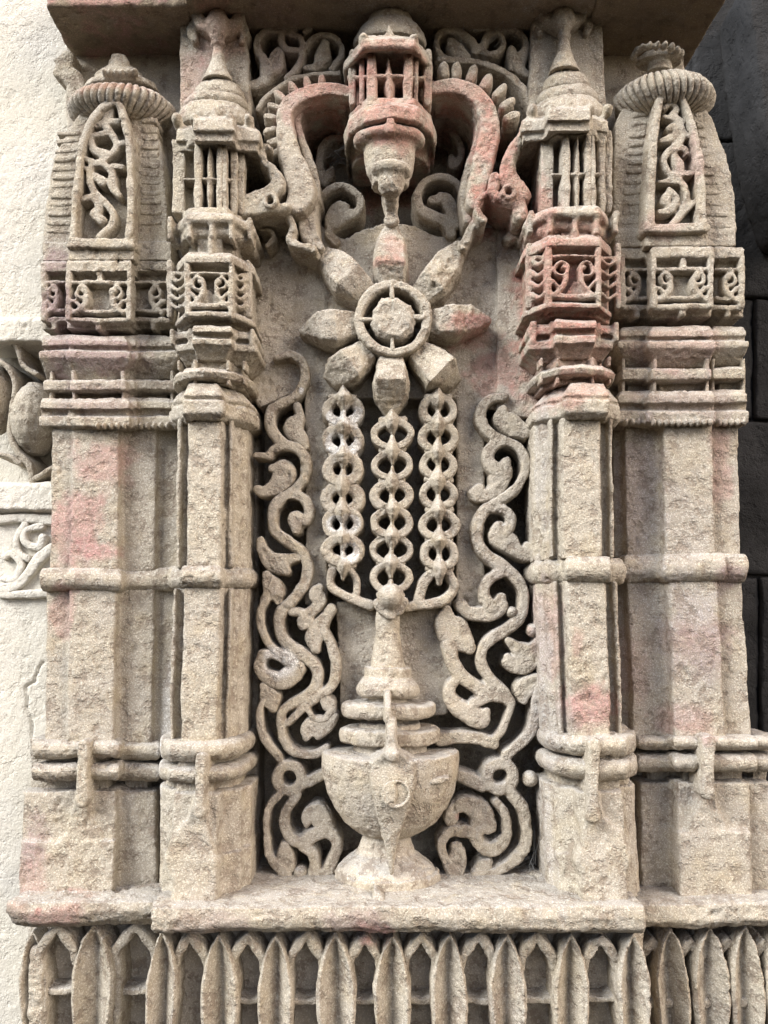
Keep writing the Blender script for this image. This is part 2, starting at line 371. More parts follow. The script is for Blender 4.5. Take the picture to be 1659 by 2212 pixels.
def column(side, c):
    g = 'carved columns flanking the vase niche'
    rt = root('carved_column', c['label'], 'column', (c['base'][0], c['base'][1], .04), g)
    mat = TAN; BK = -.02
    # base
    cx0, cx1, hw0, hw1, y0, y1 = c['block']            # top centre, bottom centre, half widths, y range
    b = B().loft([(y0, cx0-hw0, cx0+hw0, .092), (y0+5, cx0-hw0-1, cx0+hw0+1, .098), (y1-95, (cx0+cx1)/2-hw1+2, (cx0+cx1)/2+hw1-2, .100), (y1-92, (cx0+cx1)/2-hw1, (cx0+cx1)/2+hw1, .106), (y1+6, cx1-hw1, cx1+hw1, .108)], BK, 'col')
    # tear-drop relief that the strap runs into
    b.stroke([(c['strap'][0], y0+6, 24, .106), (c['strap'][0]-2, y0+60, 46, .105), ((cx0+cx1)/2-4, y0+105, 96, .104), (cx1-4, y0+150, 130, .106)], .105, .05, prof='flat', spline=False)
    make('base_block', b, mat, rt, vox=.0021)
    r1, r2, xl, xr = c['rings']
    core = B().loft([(r1[0]-6, xl+26, xr-26, .088), (y0+8, xl+22, xr-22, .088)], BK, 'col')
    make('base_core', core, mat, rt, vox=.0022)
    for (a, e) in (r1, r2):
        make('base_ring', B().torus(a, e, xl, xr, .109, BK, 'ring', ins=9, dd=.011), mat, rt)
    sx, sy0, sy1 = c['strap']
    make('strap', B().stroke([(sx+2, sy0, 30), (sx, (sy0+sy1)/2, 25), (sx-2, sy1, 23), (sx-2, sy1+18, 34)], .116, .07, prof='soft'), mat, rt, vox=.0016)
    # shaft in two lengths
    for nm, (ya, xa, xb, yb, xc, xd) in (('lower_shaft', c['lower']), ('upper_shaft', c['upper'])):
        b = B().loft([(ya-3, xa, xb, .090), ((ya+yb)/2, (xa+xc)/2, (xb+xd)/2, .091), (yb+3, xc, xd, .092)], BK, 'col')
        for u, dd in ((-.72, .073), (.72, .073)):                    # fillet lines along the facets
            b.stroke([((xa+xb)/2+u*(xb-xa)/2, ya, 9), ((xc+xd)/2+u*(xd-xc)/2, yb, 9)], dd+.006, .03, prof='flat', spline=False, endcap=False)
        make(nm, b, mat, rt, vox=.0021)
    ya, yb, xl, xr = c['collar']; make('collar', B().torus(ya, yb, xl, xr, .103, BK, 'col', ins=11, dd=.012), mat, rt)
    # capital, from the cushion upwards
    y0, y1, xl, xr = c['cushion']; m = (xl + xr) / 2
    b = B().loft([(y0, xl+30, xr-30, .093), (y0+.28*(y1-y0), xl+6, xr-6, .104), (y0+.36*(y1-y0), xl+4, xr-4, .105), (y0+.37*(y1-y0), xl+8, xr-8, .100), (y0+.46*(y1-y0), xl+8, xr-8, .100), (y0+.47*(y1-y0), xl, xr, .107), (y0+.8*(y1-y0), xl, xr, .107), (y1, xl+16, xr-16, .097)], BK, 'col')
    make('cushion', b, mat, rt)
    sy0, sy1, xl, xr = c['slab']
    b = B().loft([(sy0, xl+10, xr-10, .098), (sy0+8, xl, xr, .108), (sy1-8, xl+4, xr-4, .104), (sy1, xl+20, xr-20, .092)], BK, 'ring')
    make('thin_slab', b, mat, rt, vox=.0016)
    cy0, cy1 = c['cavetto']; bx0, bx1, xl, xr = c['band']
    core = B().loft([(cy1-4, xl+26, xr-26, .080), (y0+4, xl+26, xr-26, .080)], BK, 'box')
    for u in (-.78, -.4, .4, .78):
        x = (xl + xr) / 2 + u * (xr - xl) / 2; dd = .096 - .030 * max(0, abs(u) - .40)
        core.box(x-3.5, cy1-3, x+3.5, sy0+6, .06, dd).box(x-3.5, sy1-6, x+3.5, y0+2, .06, dd-.004)
    make('strut_gallery', core, mat, rt, vox=.0015, rough=.7)
    b = B().loft([(bx0, xl+6, xr-6, .100), (bx0+6, xl, xr, .107), (bx0+.38*(bx1-bx0), xl, xr, .107), (bx0+.40*(bx1-bx0), xl+5, xr-5, .095), (bx0+.66*(bx1-bx0), xl+5, xr-5, .095), (bx0+.68*(bx1-bx0), xl-1, xr+1, .108), (bx1, xl, xr, .108), (bx1+5, xl+6, xr-6, .103), (cy1-6, xl+22, xr-22, .090), (cy1, xl+26, xr-26, .088)], BK, 'step')
    for u in (-.95, -.52, .52, .95):
        x = (xl + xr) / 2 + u * (xr - xl) / 2; b.box(x-5, bx0+5, x+5, bx1-3, .05, .108 - .022 * (abs(u) > .5))
    make('slotted_band', b, mat, rt)
    # box with pierced scrolls
    y0, y1, xl, xr = c['box']; cx = (xl + xr) / 2; hw = (xr - xl) / 2
    df = lambda x: .108 - .030 * max(0, (abs(x - cx) / hw - .52) / .48)
    b = B().loft([(y0+2, xl+8, xr-8, .090), (y1+16, xl+10, xr-10, .086)], BK, 'box')
    b.loft([(y0-2, xl+6, xr-6, .100), (y0+8, xl, xr, .109), (y0+24, xl, xr, .109), (y0+28, xl+4, xr-4, .100)], BK, 'box')
    b.loft([(y1-16, xl+4, xr-4, .100), (y1-13, xl, xr, .109), (y1-3, xl, xr, .108), (y1+1, xl+6, xr-6, .096)], BK, 'box')
    bo = make('carved_box', b, mat, rt)
    sub(rt, bo); b = B()
    for u in (-.96, -.53, .53, .96):
        x = cx + u * hw; b.stroke([(x, y0+20, 13), (x, (y0+y1)/2, 12), (x, y1-8, 13)], .1, .07, prof='flat', dfun=df)
    b.stroke([(xl+3, y0+45, 8), (cx-40, y0+46, 7), (cx, y0+44, 7), (cx+40, y0+46, 7), (xr-3, y0+46, 8)], .1, .08, dfun=df, spline=False)
    b.stroke([(cx-50, y1-30, 12), (cx, y1-28, 12), (cx+50, y1-31, 12)], .1, .08, dfun=df)
    b.poly([(cx-20, y1-30), (cx, y1-62), (cx+22, y1-30)], .07, .099)
    curls(b, cx-.5*hw, cx+.5*hw, y0+48, y1-30, .107, .085, wd=10, dfun=df)
    for sg in (-1, 1):
        x = cx + sg * hw * .75
        for k in range(4):
            yy = y0 + 52 + k * (y1 - y0 - 80) / 3.3
            b.stroke([(x - sg*14, yy, 9), (x, yy + 9, 8), (x + sg*14, yy + 2, 9)], .1, .075, dfun=df)
    make('scrollwork', b, mat, bo, vox=.0015, rough=.8)
    ny0, ny1, nhw = c['neck']; make('neck', B().loft([(ny0, cx+2-nhw, cx+2+nhw, .094), (ny1, cx+2-nhw, cx+2+nhw, .094)], BK, 'step').box(cx-3, ny0-6, cx+9, ny1+4, .06, .106), mat, rt)
    y0, y1, xl, xr = c['ring']
    b = B().torus(y0, y0+.45*(y1-y0), xl, xr, .110, BK, 'box', ins=8, dd=.008).torus(y0+.30*(y1-y0), y1, xl+6, xr-6, .101, BK, 'box', ins=10, dd=.012)
    m = (xl + xr) / 2
    for u in (-.95, -.5, .03, .5, .95): b.box(m+u*(xr-xl)/2-5, y0+10, m+u*(xr-xl)/2+5, y1-4, .05, .107-.02*(abs(u) > .6))
    make('ring_moulding', b, mat, rt)
    # pierced storey
    y0, y1, xl, xr = c['lantern']; cx = (xl + xr) / 2; hw = (xr - xl) / 2
    dl = lambda x: .094 - .020 * max(0, (abs(x - cx) / hw - .45) / .55)
    b = B().loft([(y0-6, xl+6, xr-6, .064), (y1+8, xl+6, xr-6, .064)], BK, 'box')
    b.loft([(y1-8, xl, xr, .094), (y1+8, xl, xr, .096)], BK, 'box').loft([(y0-6, xl, xr, .094), (y0+9, xl, xr, .094)], BK, 'box')
    b.box(xl-2, y0-4, xl+.34*hw, y1+6, 0, .080)
    lo = make('pierced_storey', b, mat, rt); sub(rt, lo)
    ym = (y0 + y1) / 2 + 6
    for u, wd in ((-.30, 18), (.33, 15), (.47, 11), (.74, 16), (.95, 15)):
        x = cx + u * hw
        make('bar', B().stroke([(x, y0, wd*.8), (x, ym-30, wd*1.1), (x, ym, wd*.9), (x, ym+30, wd*1.1), (x, y1, wd*.8)], .09, .055, prof='flat', dfun=dl), mat, lo, vox=.0015, rough=.8)
    x = cx + .03 * hw
    bb = B().stroke([(x, y0, 5), (x, ym-42, 14), (x, ym-4, 17), (x, ym+40, 14), (x, y1, 6)], .094, .07, prof='gem')
    bb.stroke([(xl+.3*hw, ym, 7), (cx, ym, 7), (cx+.5*hw, ym, 7), (xr-4, ym, 7)], .09, .06, dfun=dl, spline=False)
    make('baluster', bb, mat, lo, vox=.0015, rough=.8)
    y0, y1, xl, xr = c['cornice']; m = (xl + xr) / 2
    b = B().loft([(y0+4, xl+14, xr-14, .096), (y0+12, xl+2, xr-2, .112), (y0+.55*(y1-y0), xl, xr, .114), (y0+.62*(y1-y0), xl+5, xr-5, .108), (y1-6, xl+6, xr-6, .108), (y1, xl+16, xr-16, .094)], BK, 'step')
    for u in (-.82, -.42, .42, .82):
        x = m + u * (xr - xl) / 2; b.blob(x, y0+10, 12, 13, .096 - .018 * (abs(u) > .6), .014)
    b.stroke([(m, y0-14, 8), (m, y0+4, 22)], .104, .07)
    make('cornice', b, mat, rt)
    for (ya, yb, cx, hw, d0) in c['tiers']:
        make('roof_tier', B().lathe(cx, [(ya, hw*.55), (ya+.22*(yb-ya), hw*.82), (ya+.55*(yb-ya), hw*.97), (ya+.8*(yb-ya), hw), (yb, hw*.93)], d0, .72, zd=d0+.030), mat, rt)
    fx, fy, fs = c['finial']
    b = B().lathe(fx, [(fy-72*fs, 11), (fy-45*fs, 15), (fy-18*fs, 24), (fy, 32), (fy+6, 34)], .05, .8, zd=.062)
    b.lathe(fx, [(fy-86*fs, 10), (fy-82*fs, 15), (fy-76*fs, 16), (fy-71*fs, 10)], .05, .9, zd=.06)
    b.lathe(fx, [(fy-168*fs, 4), (fy-155*fs, 14), (fy-135*fs, 24), (fy-115*fs, 26), (fy-98*fs, 18), (fy-84*fs, 9)], .055, .8, zd=.065)
    for sg in (-1, 1):
        b.stroke([(fx+sg*8, fy-100*fs, 24), (fx+sg*34, fy-120*fs, 28), (fx+sg*44, fy-140*fs, 26), (fx+sg*32, fy-158*fs, 16), (fx+sg*18, fy-148*fs, 12)], .055, .02)
        b.stroke([(fx+sg*38, fy-130*fs, 24), (fx+sg*56, fy-105*fs, 22), (fx+sg*50, fy-78*fs, 14)], .045, .01)
    make('finial', b, mat, rt)
    x0, x1, x2, x3, ya, yb = c['backing']
    make('backing_slab', B().box(x0, ya, x1, yb, -.04, .035, x0b=x2, x1b=x3), TAN, rt, vox=.0024)
    return rt

column('l', dict(label='weathered tan column with stacked capital beside the pier on the pale wall', base=(430, 1950),
  block=(424, 418, 102, 104, 1712, 1948), rings=((1600,1646),(1657,1693), 315, 524), strap=(431, 1640, 1735),
  lower=(1270, 355, 520, 1602, 346, 511), upper=(902, 366, 521, 1226, 361, 519), collar=(1221, 1269, 336, 530),
  cushion=(829, 906, 340, 535), slab=(794, 824, 348, 532), cavetto=(745, 781), band=(703, 745, 366, 547),
  box=(545, 688, 363, 539), neck=(512, 548, 55), ring=(458, 517, 362, 545), lantern=(305, 455, 373, 524), cornice=(246, 312, 367, 556),
  tiers=((205,262,465,88,.035),(180,216,467,72,.035),(152,194,473,56,.04)), finial=(470,160,.96), backing=(391,530,386,545,20,300)))
column('r', dict(label='reddish stained column with stacked capital beside the shaded pier', base=(1290, 1955),
  block=(1297, 1309, 103, 104, 1706, 1954), rings=((1590,1635),(1643,1686), 1190, 1407), strap=(1284, 1610, 1745),
  lower=(1258, 1176, 1354, 1594, 1188, 1367), upper=(904, 1166, 1344, 1206, 1168, 1349), collar=(1203, 1259, 1166, 1380),
  cushion=(827, 906, 1166, 1371), slab=(785, 815, 1162, 1355), cavetto=(740, 774), band=(690, 740, 1149, 1338),
  box=(508, 668, 1140, 1340), neck=(496, 512, 60), ring=(446, 505, 1142, 1337), lantern=(285, 452, 1170, 1320), cornice=(224, 290, 1132, 1328),
  tiers=((190,246,1226,80,.035),(158,204,1224,66,.035),(132,172,1222,52,.04)), finial=(1218,140,.92), backing=(1150,1300,1140,1312,-5,300)))

# ------------------------------------------------------------------ outer piers with arched windows
def strip_row(name, rt, mat, y0, y1, segs, back, sec_ins=5, prof=None, vox=.0018):
    b = B()
    for (xl, xr, d) in segs:
        if prof == 'round': b.torus(y0, y1, xl, xr, d, back, 'ring' if xr - xl > 400 else 'sq', ins=sec_ins, dd=.011)
        elif prof == 'band':
            h = y1 - y0
            b.loft([(y0, xl+8, xr-8, d-.008), (y0+.14*h, xl+1, xr-1, d), (y0+.36*h, xl, xr, d), (y0+.39*h, xl+4, xr-4, d-.011), (y0+.56*h, xl+4, xr-4, d-.011), (y0+.6*h, xl-1, xr+1, d+.001), (y0+.9*h, xl, xr, d), (y1, xl+8, xr-8, d-.008)], back)
        elif prof == 'corbel':
            h = y1 - y0
            b.loft([(y0, xl+12, xr-12, d-.014), (y0+.12*h, xl+6, xr-6, d-.005), (y0+.24*h, xl+5, xr-5, d-.004), (y0+.26*h, xl+8, xr-8, d-.012), (y0+.34*h, xl+8, xr-8, d-.012), (y0+.36*h, xl, xr, d), (y0+.5*h, xl, xr, d), (y0+.75*h, xl+10, xr-10, d-.010), (y1, xl+16, xr-16, d-.022)], back)
        else:
            b.loft([(y0, xl+sec_ins, xr-sec_ins, d-.005), (y0+4, xl, xr, d), (y1-4, xl, xr, d), (y1, xl+sec_ins, xr-sec_ins, d-.005)], back)
    return make(name, b, mat, rt, vox=vox)

def ribsolid(cx, cy, rx, ry, th, lean):
    b = B(); k = S(cy, .01); c = P(cx, cy, .01); z = P(cx, cy, .01 + .056 * .8)[2]; rs = []
    R, H, Q = rx * k, ry * k, .058
    wd = .0042
    for t in [-.93 + 1.86 * i / 8 for i in range(9)]:
        rr = math.sqrt(max(0, 1 - t * t)); tw = th + lean * .016 * t
        px, py = math.sin(tw) * R * (rr*.97+.03), math.cos(tw) * Q * (rr*.97+.03)
        nx, ny = math.sin(tw), math.cos(tw); tx, ty = ny, -nx
        o = .0035 * (.5 + .5 * rr); ww = wd * (.45 + .55 * rr)
        ring = []
        for a, h in ((-1,-.9),(-1,.0),(-.5,.8),(.5,.8),(1,.0),(1,-.9)):
            ring.append((c[0] + px + tx * a * ww + nx * o * h * 1.4, -(.01 + py + ty * a * ww + ny * o * h * 1.4), z - H * t))
        rs.append(ring)
    return b.rings(rs)
def pier(side, c):
    rt = root('outer_pier', c['label'], 'pier', c['base'], 'outer piers with arched tracery windows')
    mat = TAN; BK = -.05; x = c
    segs = lambda dx, dd, k: [(a - dx, e + dx, d + dd) for a, e, d in c[k]]
    # plinth block
    b = B()
    for (xa, xb, xc, xd, d) in c['block_segs']: b.box(xa, c['by0'], xb, c['by1'], BK, d, x0b=xc, x1b=xd)
    sx = c['strapx']; b.stroke([(sx, c['by0']+10, 34, c['d']+.008), (sx-2, c['by0']+60, 58, c['d']+.006), (sx, c['by0']+105, 108, c['d']+.005), (sx, c['by0']+112, 118, c['d']+.003)], .06, 0, prof='facet', spline=False, endcap=False)
    b.box(c['low'][0], c['by0']+108, c['low'][1], c['by1'], 0, c['d']+.006, x0b=c['low'][2], x1b=c['low'][3])
    make('plinth_block', b, mat, rt, vox=.0022)
    b = B()
    for (xa, xb, xc, xd, d) in c['block_segs']: b.box(xa+14, c['r1'][0]-5, xb-14, c['by0']+5, BK, d-.022)
    make('base_core', b, mat, rt, vox=.0024)
    for r_ in (c['r1'], c['r2']):
        strip_row('base_ring', rt, mat, r_[0], r_[1], [(a, e, d) for a, e, d in c['ring_segs']], BK, 6, 'round')
    make('strap', B().stroke([(sx+2, c['r1'][0]+12, 30), (sx, c['r2'][1], 27), (sx-1, c['by0']+22, 32)], c['d']+.022, .02), mat, rt, vox=.0016)
    for nm, k in (('lower_shaft', 'lower_segs'), ('upper_shaft', 'upper_segs')):
        b = B()
        for (ya, yb, xa, xb, xc, xd, d) in c[k]: b.box(xa, ya, xb, yb, BK, d, x0b=xc, x1b=xd)
        make(nm, b, mat, rt, vox=.0022)
    strip_row('collar', rt, mat, c['collar'][0], c['collar'][1], c['collar_segs'], BK, 8, 'round')
    strip_row('beaded_band', rt, mat, c['bb'][0], c['bb'][1], c['cap_segs'], BK, prof='band')
    # beads under the band
    bd = B()
    for (xa, xb, d) in c['bead_segs']:
        n = int((xb - xa) / 13)
        for i in range(n): bd.blob(xa + (i + .5) * (xb - xa) / n, c['bb'][1] - 8, 5.2, 9, d - .004, .008)
    o = make('bead_row', bd, mat, rt, vox=.0014, rough=.6)
    strip_row('thin_slab', rt, mat, c['ts'][0], c['ts'][1], segs(-8, -.003, 'cap_segs'), BK, 6, vox=.0016)
    b = B()
    for (a, e, d) in c['cap_segs']:
        b.box(a+22, c['ts'][0]-26, e-22, c['bb'][0]+8, BK, d-.028)
        for u in (.12, .88): b.box(a+u*(e-a)-4, c['ts'][0]-20, a+u*(e-a)+4, c['bb'][0]+8, 0, d-.010)
    make('strut_gallery', b, mat, rt, vox=.0017, rough=.7)
    strip_row('corbel_band', rt, mat, c['cb'][0], c['cb'][1], c['cap_segs'], BK, prof='corbel')
    # row of scroll boxes
    y0, y1 = c['row']
    b = B()
    for (a, e, d) in c['row_segs']:
        b.box(a+3, y0+4, e-3, y1+22, BK, d-.018)
        b.loft([(y0-1, a+5, e-5, d-.006), (y0+5, a, e, d), (y0+24, a, e, d), (y0+29, a+3, e-3, d-.008)], BK)
        b.box(a+2, y1-5, e-2, y1+6, BK, d-.002)
        b.box((a+e)/2-6, y1, (a+e)/2+6, y1+22, 0, d-.004)
    bo = make('scroll_box_row', b, mat, rt); sub(rt, bo)
    for i, (a, e, d) in enumerate(c['row_segs']):
        b = B(); main = (e - a) > 105
        for xx in ((a+6, e-6) if main else ((a+e)/2+ (c['flank'][i]) * ((e-a)/2-6),)): b.stroke([(xx, y0+18, 13), (xx, (y0+y1)/2, 12), (xx, y1-2, 14)], d, d-.02, prof='flat')
        b.stroke([(a+4, y0+48, 8), ((a+e)/2, y0+47, 8), (e-4, y0+48, 8)], d-.001, d-.02)
        b.stroke([(a+8, y1-20, 9), ((a+e)/2, y1-18, 9), (e-8, y1-20, 9)], d-.002, d-.02)
        if main: b.box((a+e)/2-5, y0+20, (a+e)/2+6, y0+50, d-.02, d-.002)
        curls(b, a+4, e-4, y0+50, y1-16, d, d-.02, flip=c['flank'][i] or 1, both=main, wd=12)
        make('scroll_panel', b, mat, bo, vox=.0015, rough=.8)
    # arched body with coursed sides
    y0, y1 = c['sill']
    strip_row('arch_sill', rt, mat, y0, y1, c['sill_segs'], BK, 8)
    b = B().poly(c['arch'], BK, c['d']-.012, r=c['reg'])
    for dx, pts in c['arch_in']: b.poly(pts, BK, c['d']+dx, r=c['reg'])
    ab = make('arch_body', b, mat, rt, vox=.0021); sub(rt, ab)
    for (xa, ya, xb, yb, wd) in c['courses']:
        make('course', B().stroke([(xa, ya, wd), ((xa+xb)/2, (ya+yb)/2+random.uniform(-5,5), wd*1.1), (xb, yb, wd)], c['d']-.0104+random.uniform(-.0008,.0012), 0, r=c['reg'], prof='soft', endcap=False), mat, ab, vox=.0016)
    b = B()
    for st in c['frame']: b.stroke(st, c['d']+.016, .0, r=c['reg'], prof='flat', spline=len(st) > 2)
    fo = make('window_frame', b, mat, rt, vox=.0017); sub(rt, fo)
    b = B()
    for st in c['tracery']: b.stroke(st, c['d']+.010, c['d']-.012, r=c['reg'])
    make('tracery', b, mat, fo, vox=.0015, rough=.8)
    # ribbed dome
    cx, cy, rx, ry = c['dome']
    b = B().blob(cx, cy, rx*.97, ry*.95, .01, .056, n=30, zf=.8)
    do = make('dome_cushion', b, mat, rt); sub(rt, do)
    n = 19
    for i in range(n):
        a = -1 + 2 * (i + .5) / n; th = a * 1.5; lean = c['lean'] * 9
        xx = cx + rx * math.sin(th) * 1.0; dd = .012
        pts = []
        for t in (-.95, -.7, -.35, 0, .35, .7, .95):
            rr = math.sqrt(max(0, 1 - t * t))
            pts.append((cx + rx * 1.0 * math.sin(th) * (rr*.75+.25) + lean * -t, cy + ry * t, (rx * .105 * max(.3, math.cos(th)) + 3) * (.6+.4*rr), .010 + .064 * math.cos(th) * rr))
        make('rib', ribsolid(cx, cy, rx, ry, th, lean), mat, do, vox=.0017, rough=.8)
    b = B()
    for (ya, yb, xx, hw, d0) in c['cap']: b.lathe(xx, [(ya, hw*.6), (ya+.4*(yb-ya), hw*.92), (yb, hw)], d0, .6, zd=d0+.02)
    for (xx, yy, r_, d) in c['capbeads']: b.blob(xx, yy, r_, r_*1.2, d, .009)
    make('dome_cap', b, mat, rt)
    return rt

A_arch = [(272,1640),(290,1400),(330,1150),(372,1000),(432,900),(502,790),(560,722),(930,712),(1012,800),(1062,950),(1090,1150),(1105,1400),(1108,1650)]
coursesL = [(300+max(0,(1500-y)*.12), y, 470+max(0,(1500-y)*.10), y-4+random.uniform(-8,8), 40+random.uniform(-9,12)) for y in (880,935,995,1050,1110,1165,1225,1285,1345,1405,1465,1525)] + \
           [(925+max(0,(1500-y)*.01), y, 1035+(y-760)*.045, y+3+random.uniform(-8,8), 40+random.uniform(-9,12)) for y in (790,845,900,960,1020,1085,1140,1200,1265,1330,1400,1470)]
pier('l', dict(label='pinkish carved pier with arched scroll window between pale wall and column', base=(150, 1935, .0), d=.045, reg='A',
  by0=1709, by1=1940, strapx=176, low=(42, 246, 38, 242),
  block_segs=[(50,250,38,243,.045),(255,334,250,338,.028)], r1=(1600,1641), r2=(1650,1687),
  ring_segs=[(66,256,.056),(250,345,.034)],
  lower_segs=[(1272,1606,98,148,96,144,.036),(1272,1606,145,250,142,244,.045),(1272,1606,250,332,244,326,.028),(1272,1606,326,400,320,395,.016)],
  upper_segs=[(908,1235,112,160,108,154,.036),(908,1235,157,257,150,253,.045),(908,1235,257,338,253,334,.028),(908,1235,335,400,330,400,.016)],
  collar=(1229,1278), collar_segs=[(84,262,.056),(255,385,.034)],
  bb=(858,926), cap_segs=[(84,300,.044),(142,282,.056),(270,385,.036)], bead_segs=[(205,278,.058),(285,372,.040)],
  ts=(820,845), cb=(724,820), row=(562,690), row_segs=[(88,146,.040),(141,284,.056),(284,376,.036)], flank=[-1,0,1],
  sill=(520,566), sill_segs=[(90,370,.036),(146,290,.054)],
  arch=A_arch, arch_in=[(-.018, [(440,1640),(470,1250),(510,950),(600,750),(690,670),(790,665),(840,800),(885,1000),(905,1250),(900,1640)])], courses=coursesL,
  frame=[[(470,1600,50),(490,1300,50),(530,1000,50),(600,800,50),(690,690,50),(770,680,45),(815,800,50),(850,1000,50),(862,1250,52),(845,1600,55)],[(460,1590,60),(860,1600,60)],[(450,1615,50),(870,1620,50)]],
  tracery=[[(650,1560,45),(730,1480,50),(740,1400,45),(690,1330,45),(610,1250,45),(585,1150,45),(610,1090,40),(680,1085,40),(740,1140,50),(745,1230,60),(790,1290,40)],
   [(600,1090,40),(700,1040,40),(760,970,45),(740,900,42),(690,820,42),(705,740,40)],[(600,920,35),(615,990,55),(690,1020,75)],[(630,1160,50),(680,1200,70)],[(530,1035,35),(610,1070,45)],
   [(530,1310,40),(615,1300,50),(650,1370,55),(610,1400,50),(670,1450,60)],[(810,1100,40),(740,1095,40)],[(570,905,35),(640,890,38),(700,880,40)],[(630,830,38),(700,805,45),(790,800,38)],[(820,935,40),(760,960,40)],[(560,1110,30),(600,1120,40)],[(730,690,35),(720,760,50)]],
  dome=(268,205,110,40), lean=-.7, cap=[(130,168,258,56,.012),(98,140,258,25,.02),(156,182,262,84,.006)], capbeads=[(226+13*i,152,7,.040) for i in range(6)]))
C_arch = [(735,1560),(735,1300),(738,1000),(748,800),(785,720),(860,660),(1270,645),(1330,700),(1385,775),(1430,880),(1482,1000),(1515,1150),(1537,1300),(1552,1540)]
coursesR = [(800+max(0,(1400-y)*.08), y, 920+max(0,(1400-y)*.05), y-2+random.uniform(-8,8), 42+random.uniform(-9,12)) for y in (700,760,820,890,950,1010,1070,1130,1195,1260,1330,1400,1470)] + \
           [(1262+max(0,(y-650)*.14 if y < 1250 else 85), y, 1300+(y-650)*.22 if y < 1150 else 1410+(y-1150)*.3, y+2+random.uniform(-8,8), 42+random.uniform(-9,12)) for y in (700,760,820,880,945,1010,1075,1140,1205,1270,1340,1410,1480)]
pier('r', dict(label='shaded carved pier with arched scroll window beside the dark recess', base=(1520, 1940, .0), d=.040, reg='C',
  by0=1690, by1=1946, strapx=1530, low=(1466, 1622, 1470, 1626),
  block_segs=[(1385,1468,1386,1470,.012),(1462,1618,1466,1628,.036),(1612,1672,1620,1684,.022)], r1=(1590,1622), r2=(1630,1668),
  ring_segs=[(1378,1480,.028),(1455,1640,.048),(1630,1690,.034)],
  lower_segs=[(1250,1595,1330,1372,1345,1384,-.01),(1250,1595,1355,1446,1370,1462,.012),(1250,1595,1444,1552,1460,1568,.036),(1250,1595,1548,1604,1562,1624,.022)],
  upper_segs=[(908,1205,1325,1362,1328,1366,-.01),(908,1205,1350,1436,1355,1440,.012),(908,1205,1434,1538,1438,1546,.036),(908,1205,1534,1594,1540,1600,.022)],
  collar=(1196,1258), collar_segs=[(1345,1460,.026),(1430,1572,.048),(1555,1618,.036)],
  bb=(842,920), cap_segs=[(1335,1440,.032),(1398,1546,.046),(1530,1618,.032)], bead_segs=[(1345,1400,.034),(1405,1540,.048),(1545,1612,.034)],
  ts=(793,822), cb=(706,792), row=(534,662), row_segs=[(1340,1412,.030),(1408,1542,.048),(1540,1610,.034)], flank=[-1,0,1],
  sill=(492,536), sill_segs=[(1330,1590,.030),(1395,1530,.046)],
  arch=C_arch, arch_in=[(-.018, [(940,1520),(965,1000),(985,780),(1050,590),(1185,595),(1285,800),(1350,1150),(1370,1520)])], courses=coursesR,
  frame=[[(975,1490,70),(1000,1000,62),(1020,780,52),(1060,620,46),(1170,620,46),(1230,730,50),(1290,950,56),(1320,1200,60),(1330,1490,65)],[(960,1500,70),(1345,1500,70)]],
  tracery=[[(1130,1470,50),(1200,1390,55),(1230,1290,50),(1190,1200,50),(1110,1140,50),(1070,1060,45),(1110,990,45),(1180,930,45),(1200,860,42),(1150,790,42),(1070,770,32)],
   [(1100,850,40),(1130,830,40),(1150,880,45),(1110,910,60),(1050,930,35)],[(1120,990,40),(1200,975,45),(1220,1010,40)],[(1150,1040,60),(1170,1090,80),(1190,1140,50),(1260,1140,40)],[(1190,1200,45),(1110,1195,42),(1040,1200,32)],
   [(1110,1250,40),(1160,1310,50),(1120,1380,50),(1040,1390,40)],[(1090,1300,70),(1080,1330,70)],[(1065,720,35),(1120,680,35),(1160,720,42),(1130,760,50),(1200,800,40)],[(1220,1380,45),(1290,1320,40)],[(1240,900,30),(1210,870,35)]],
  dome=(1428,184,104,48), lean=.55, cap=[(96,118,1420,50,.02),(108,136,1424,28,.025)], capbeads=[(1418+52*math.sin(a_), 95+26*(1-math.cos(a_)), 7, .022+.034*math.cos(a_)) for a_ in [-1.35+2.7*i/8 for i in range(9)]]))

# ------------------------------------------------------------------ eave
rt = root('stone_eave', 'broad stone eave overhanging the whole carved niche', 'eave', (830, 160, -.06))
def slabxyz(x0, x1, yb, yf, z0, z1):
    b = B(); b.rings([[(x0,yb,z0),(x0,yf,z0),(x1,yf,z0),(x1,yb,z0)],[(x0,yb,z1),(x0,yf,z1),(x1,yf,z1),(x1,yb,z1)]]); return b
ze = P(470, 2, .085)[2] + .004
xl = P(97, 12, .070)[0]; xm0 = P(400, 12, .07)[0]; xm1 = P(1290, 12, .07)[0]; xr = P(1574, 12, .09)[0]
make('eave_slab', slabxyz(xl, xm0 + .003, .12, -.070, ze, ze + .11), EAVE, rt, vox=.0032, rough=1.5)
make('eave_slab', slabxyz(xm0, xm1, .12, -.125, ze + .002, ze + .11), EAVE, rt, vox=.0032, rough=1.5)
make('eave_slab', slabxyz(xm1 - .003, xr, .12, -.10, ze, ze + .11), EAVE, rt, vox=.0032, rough=1.5)

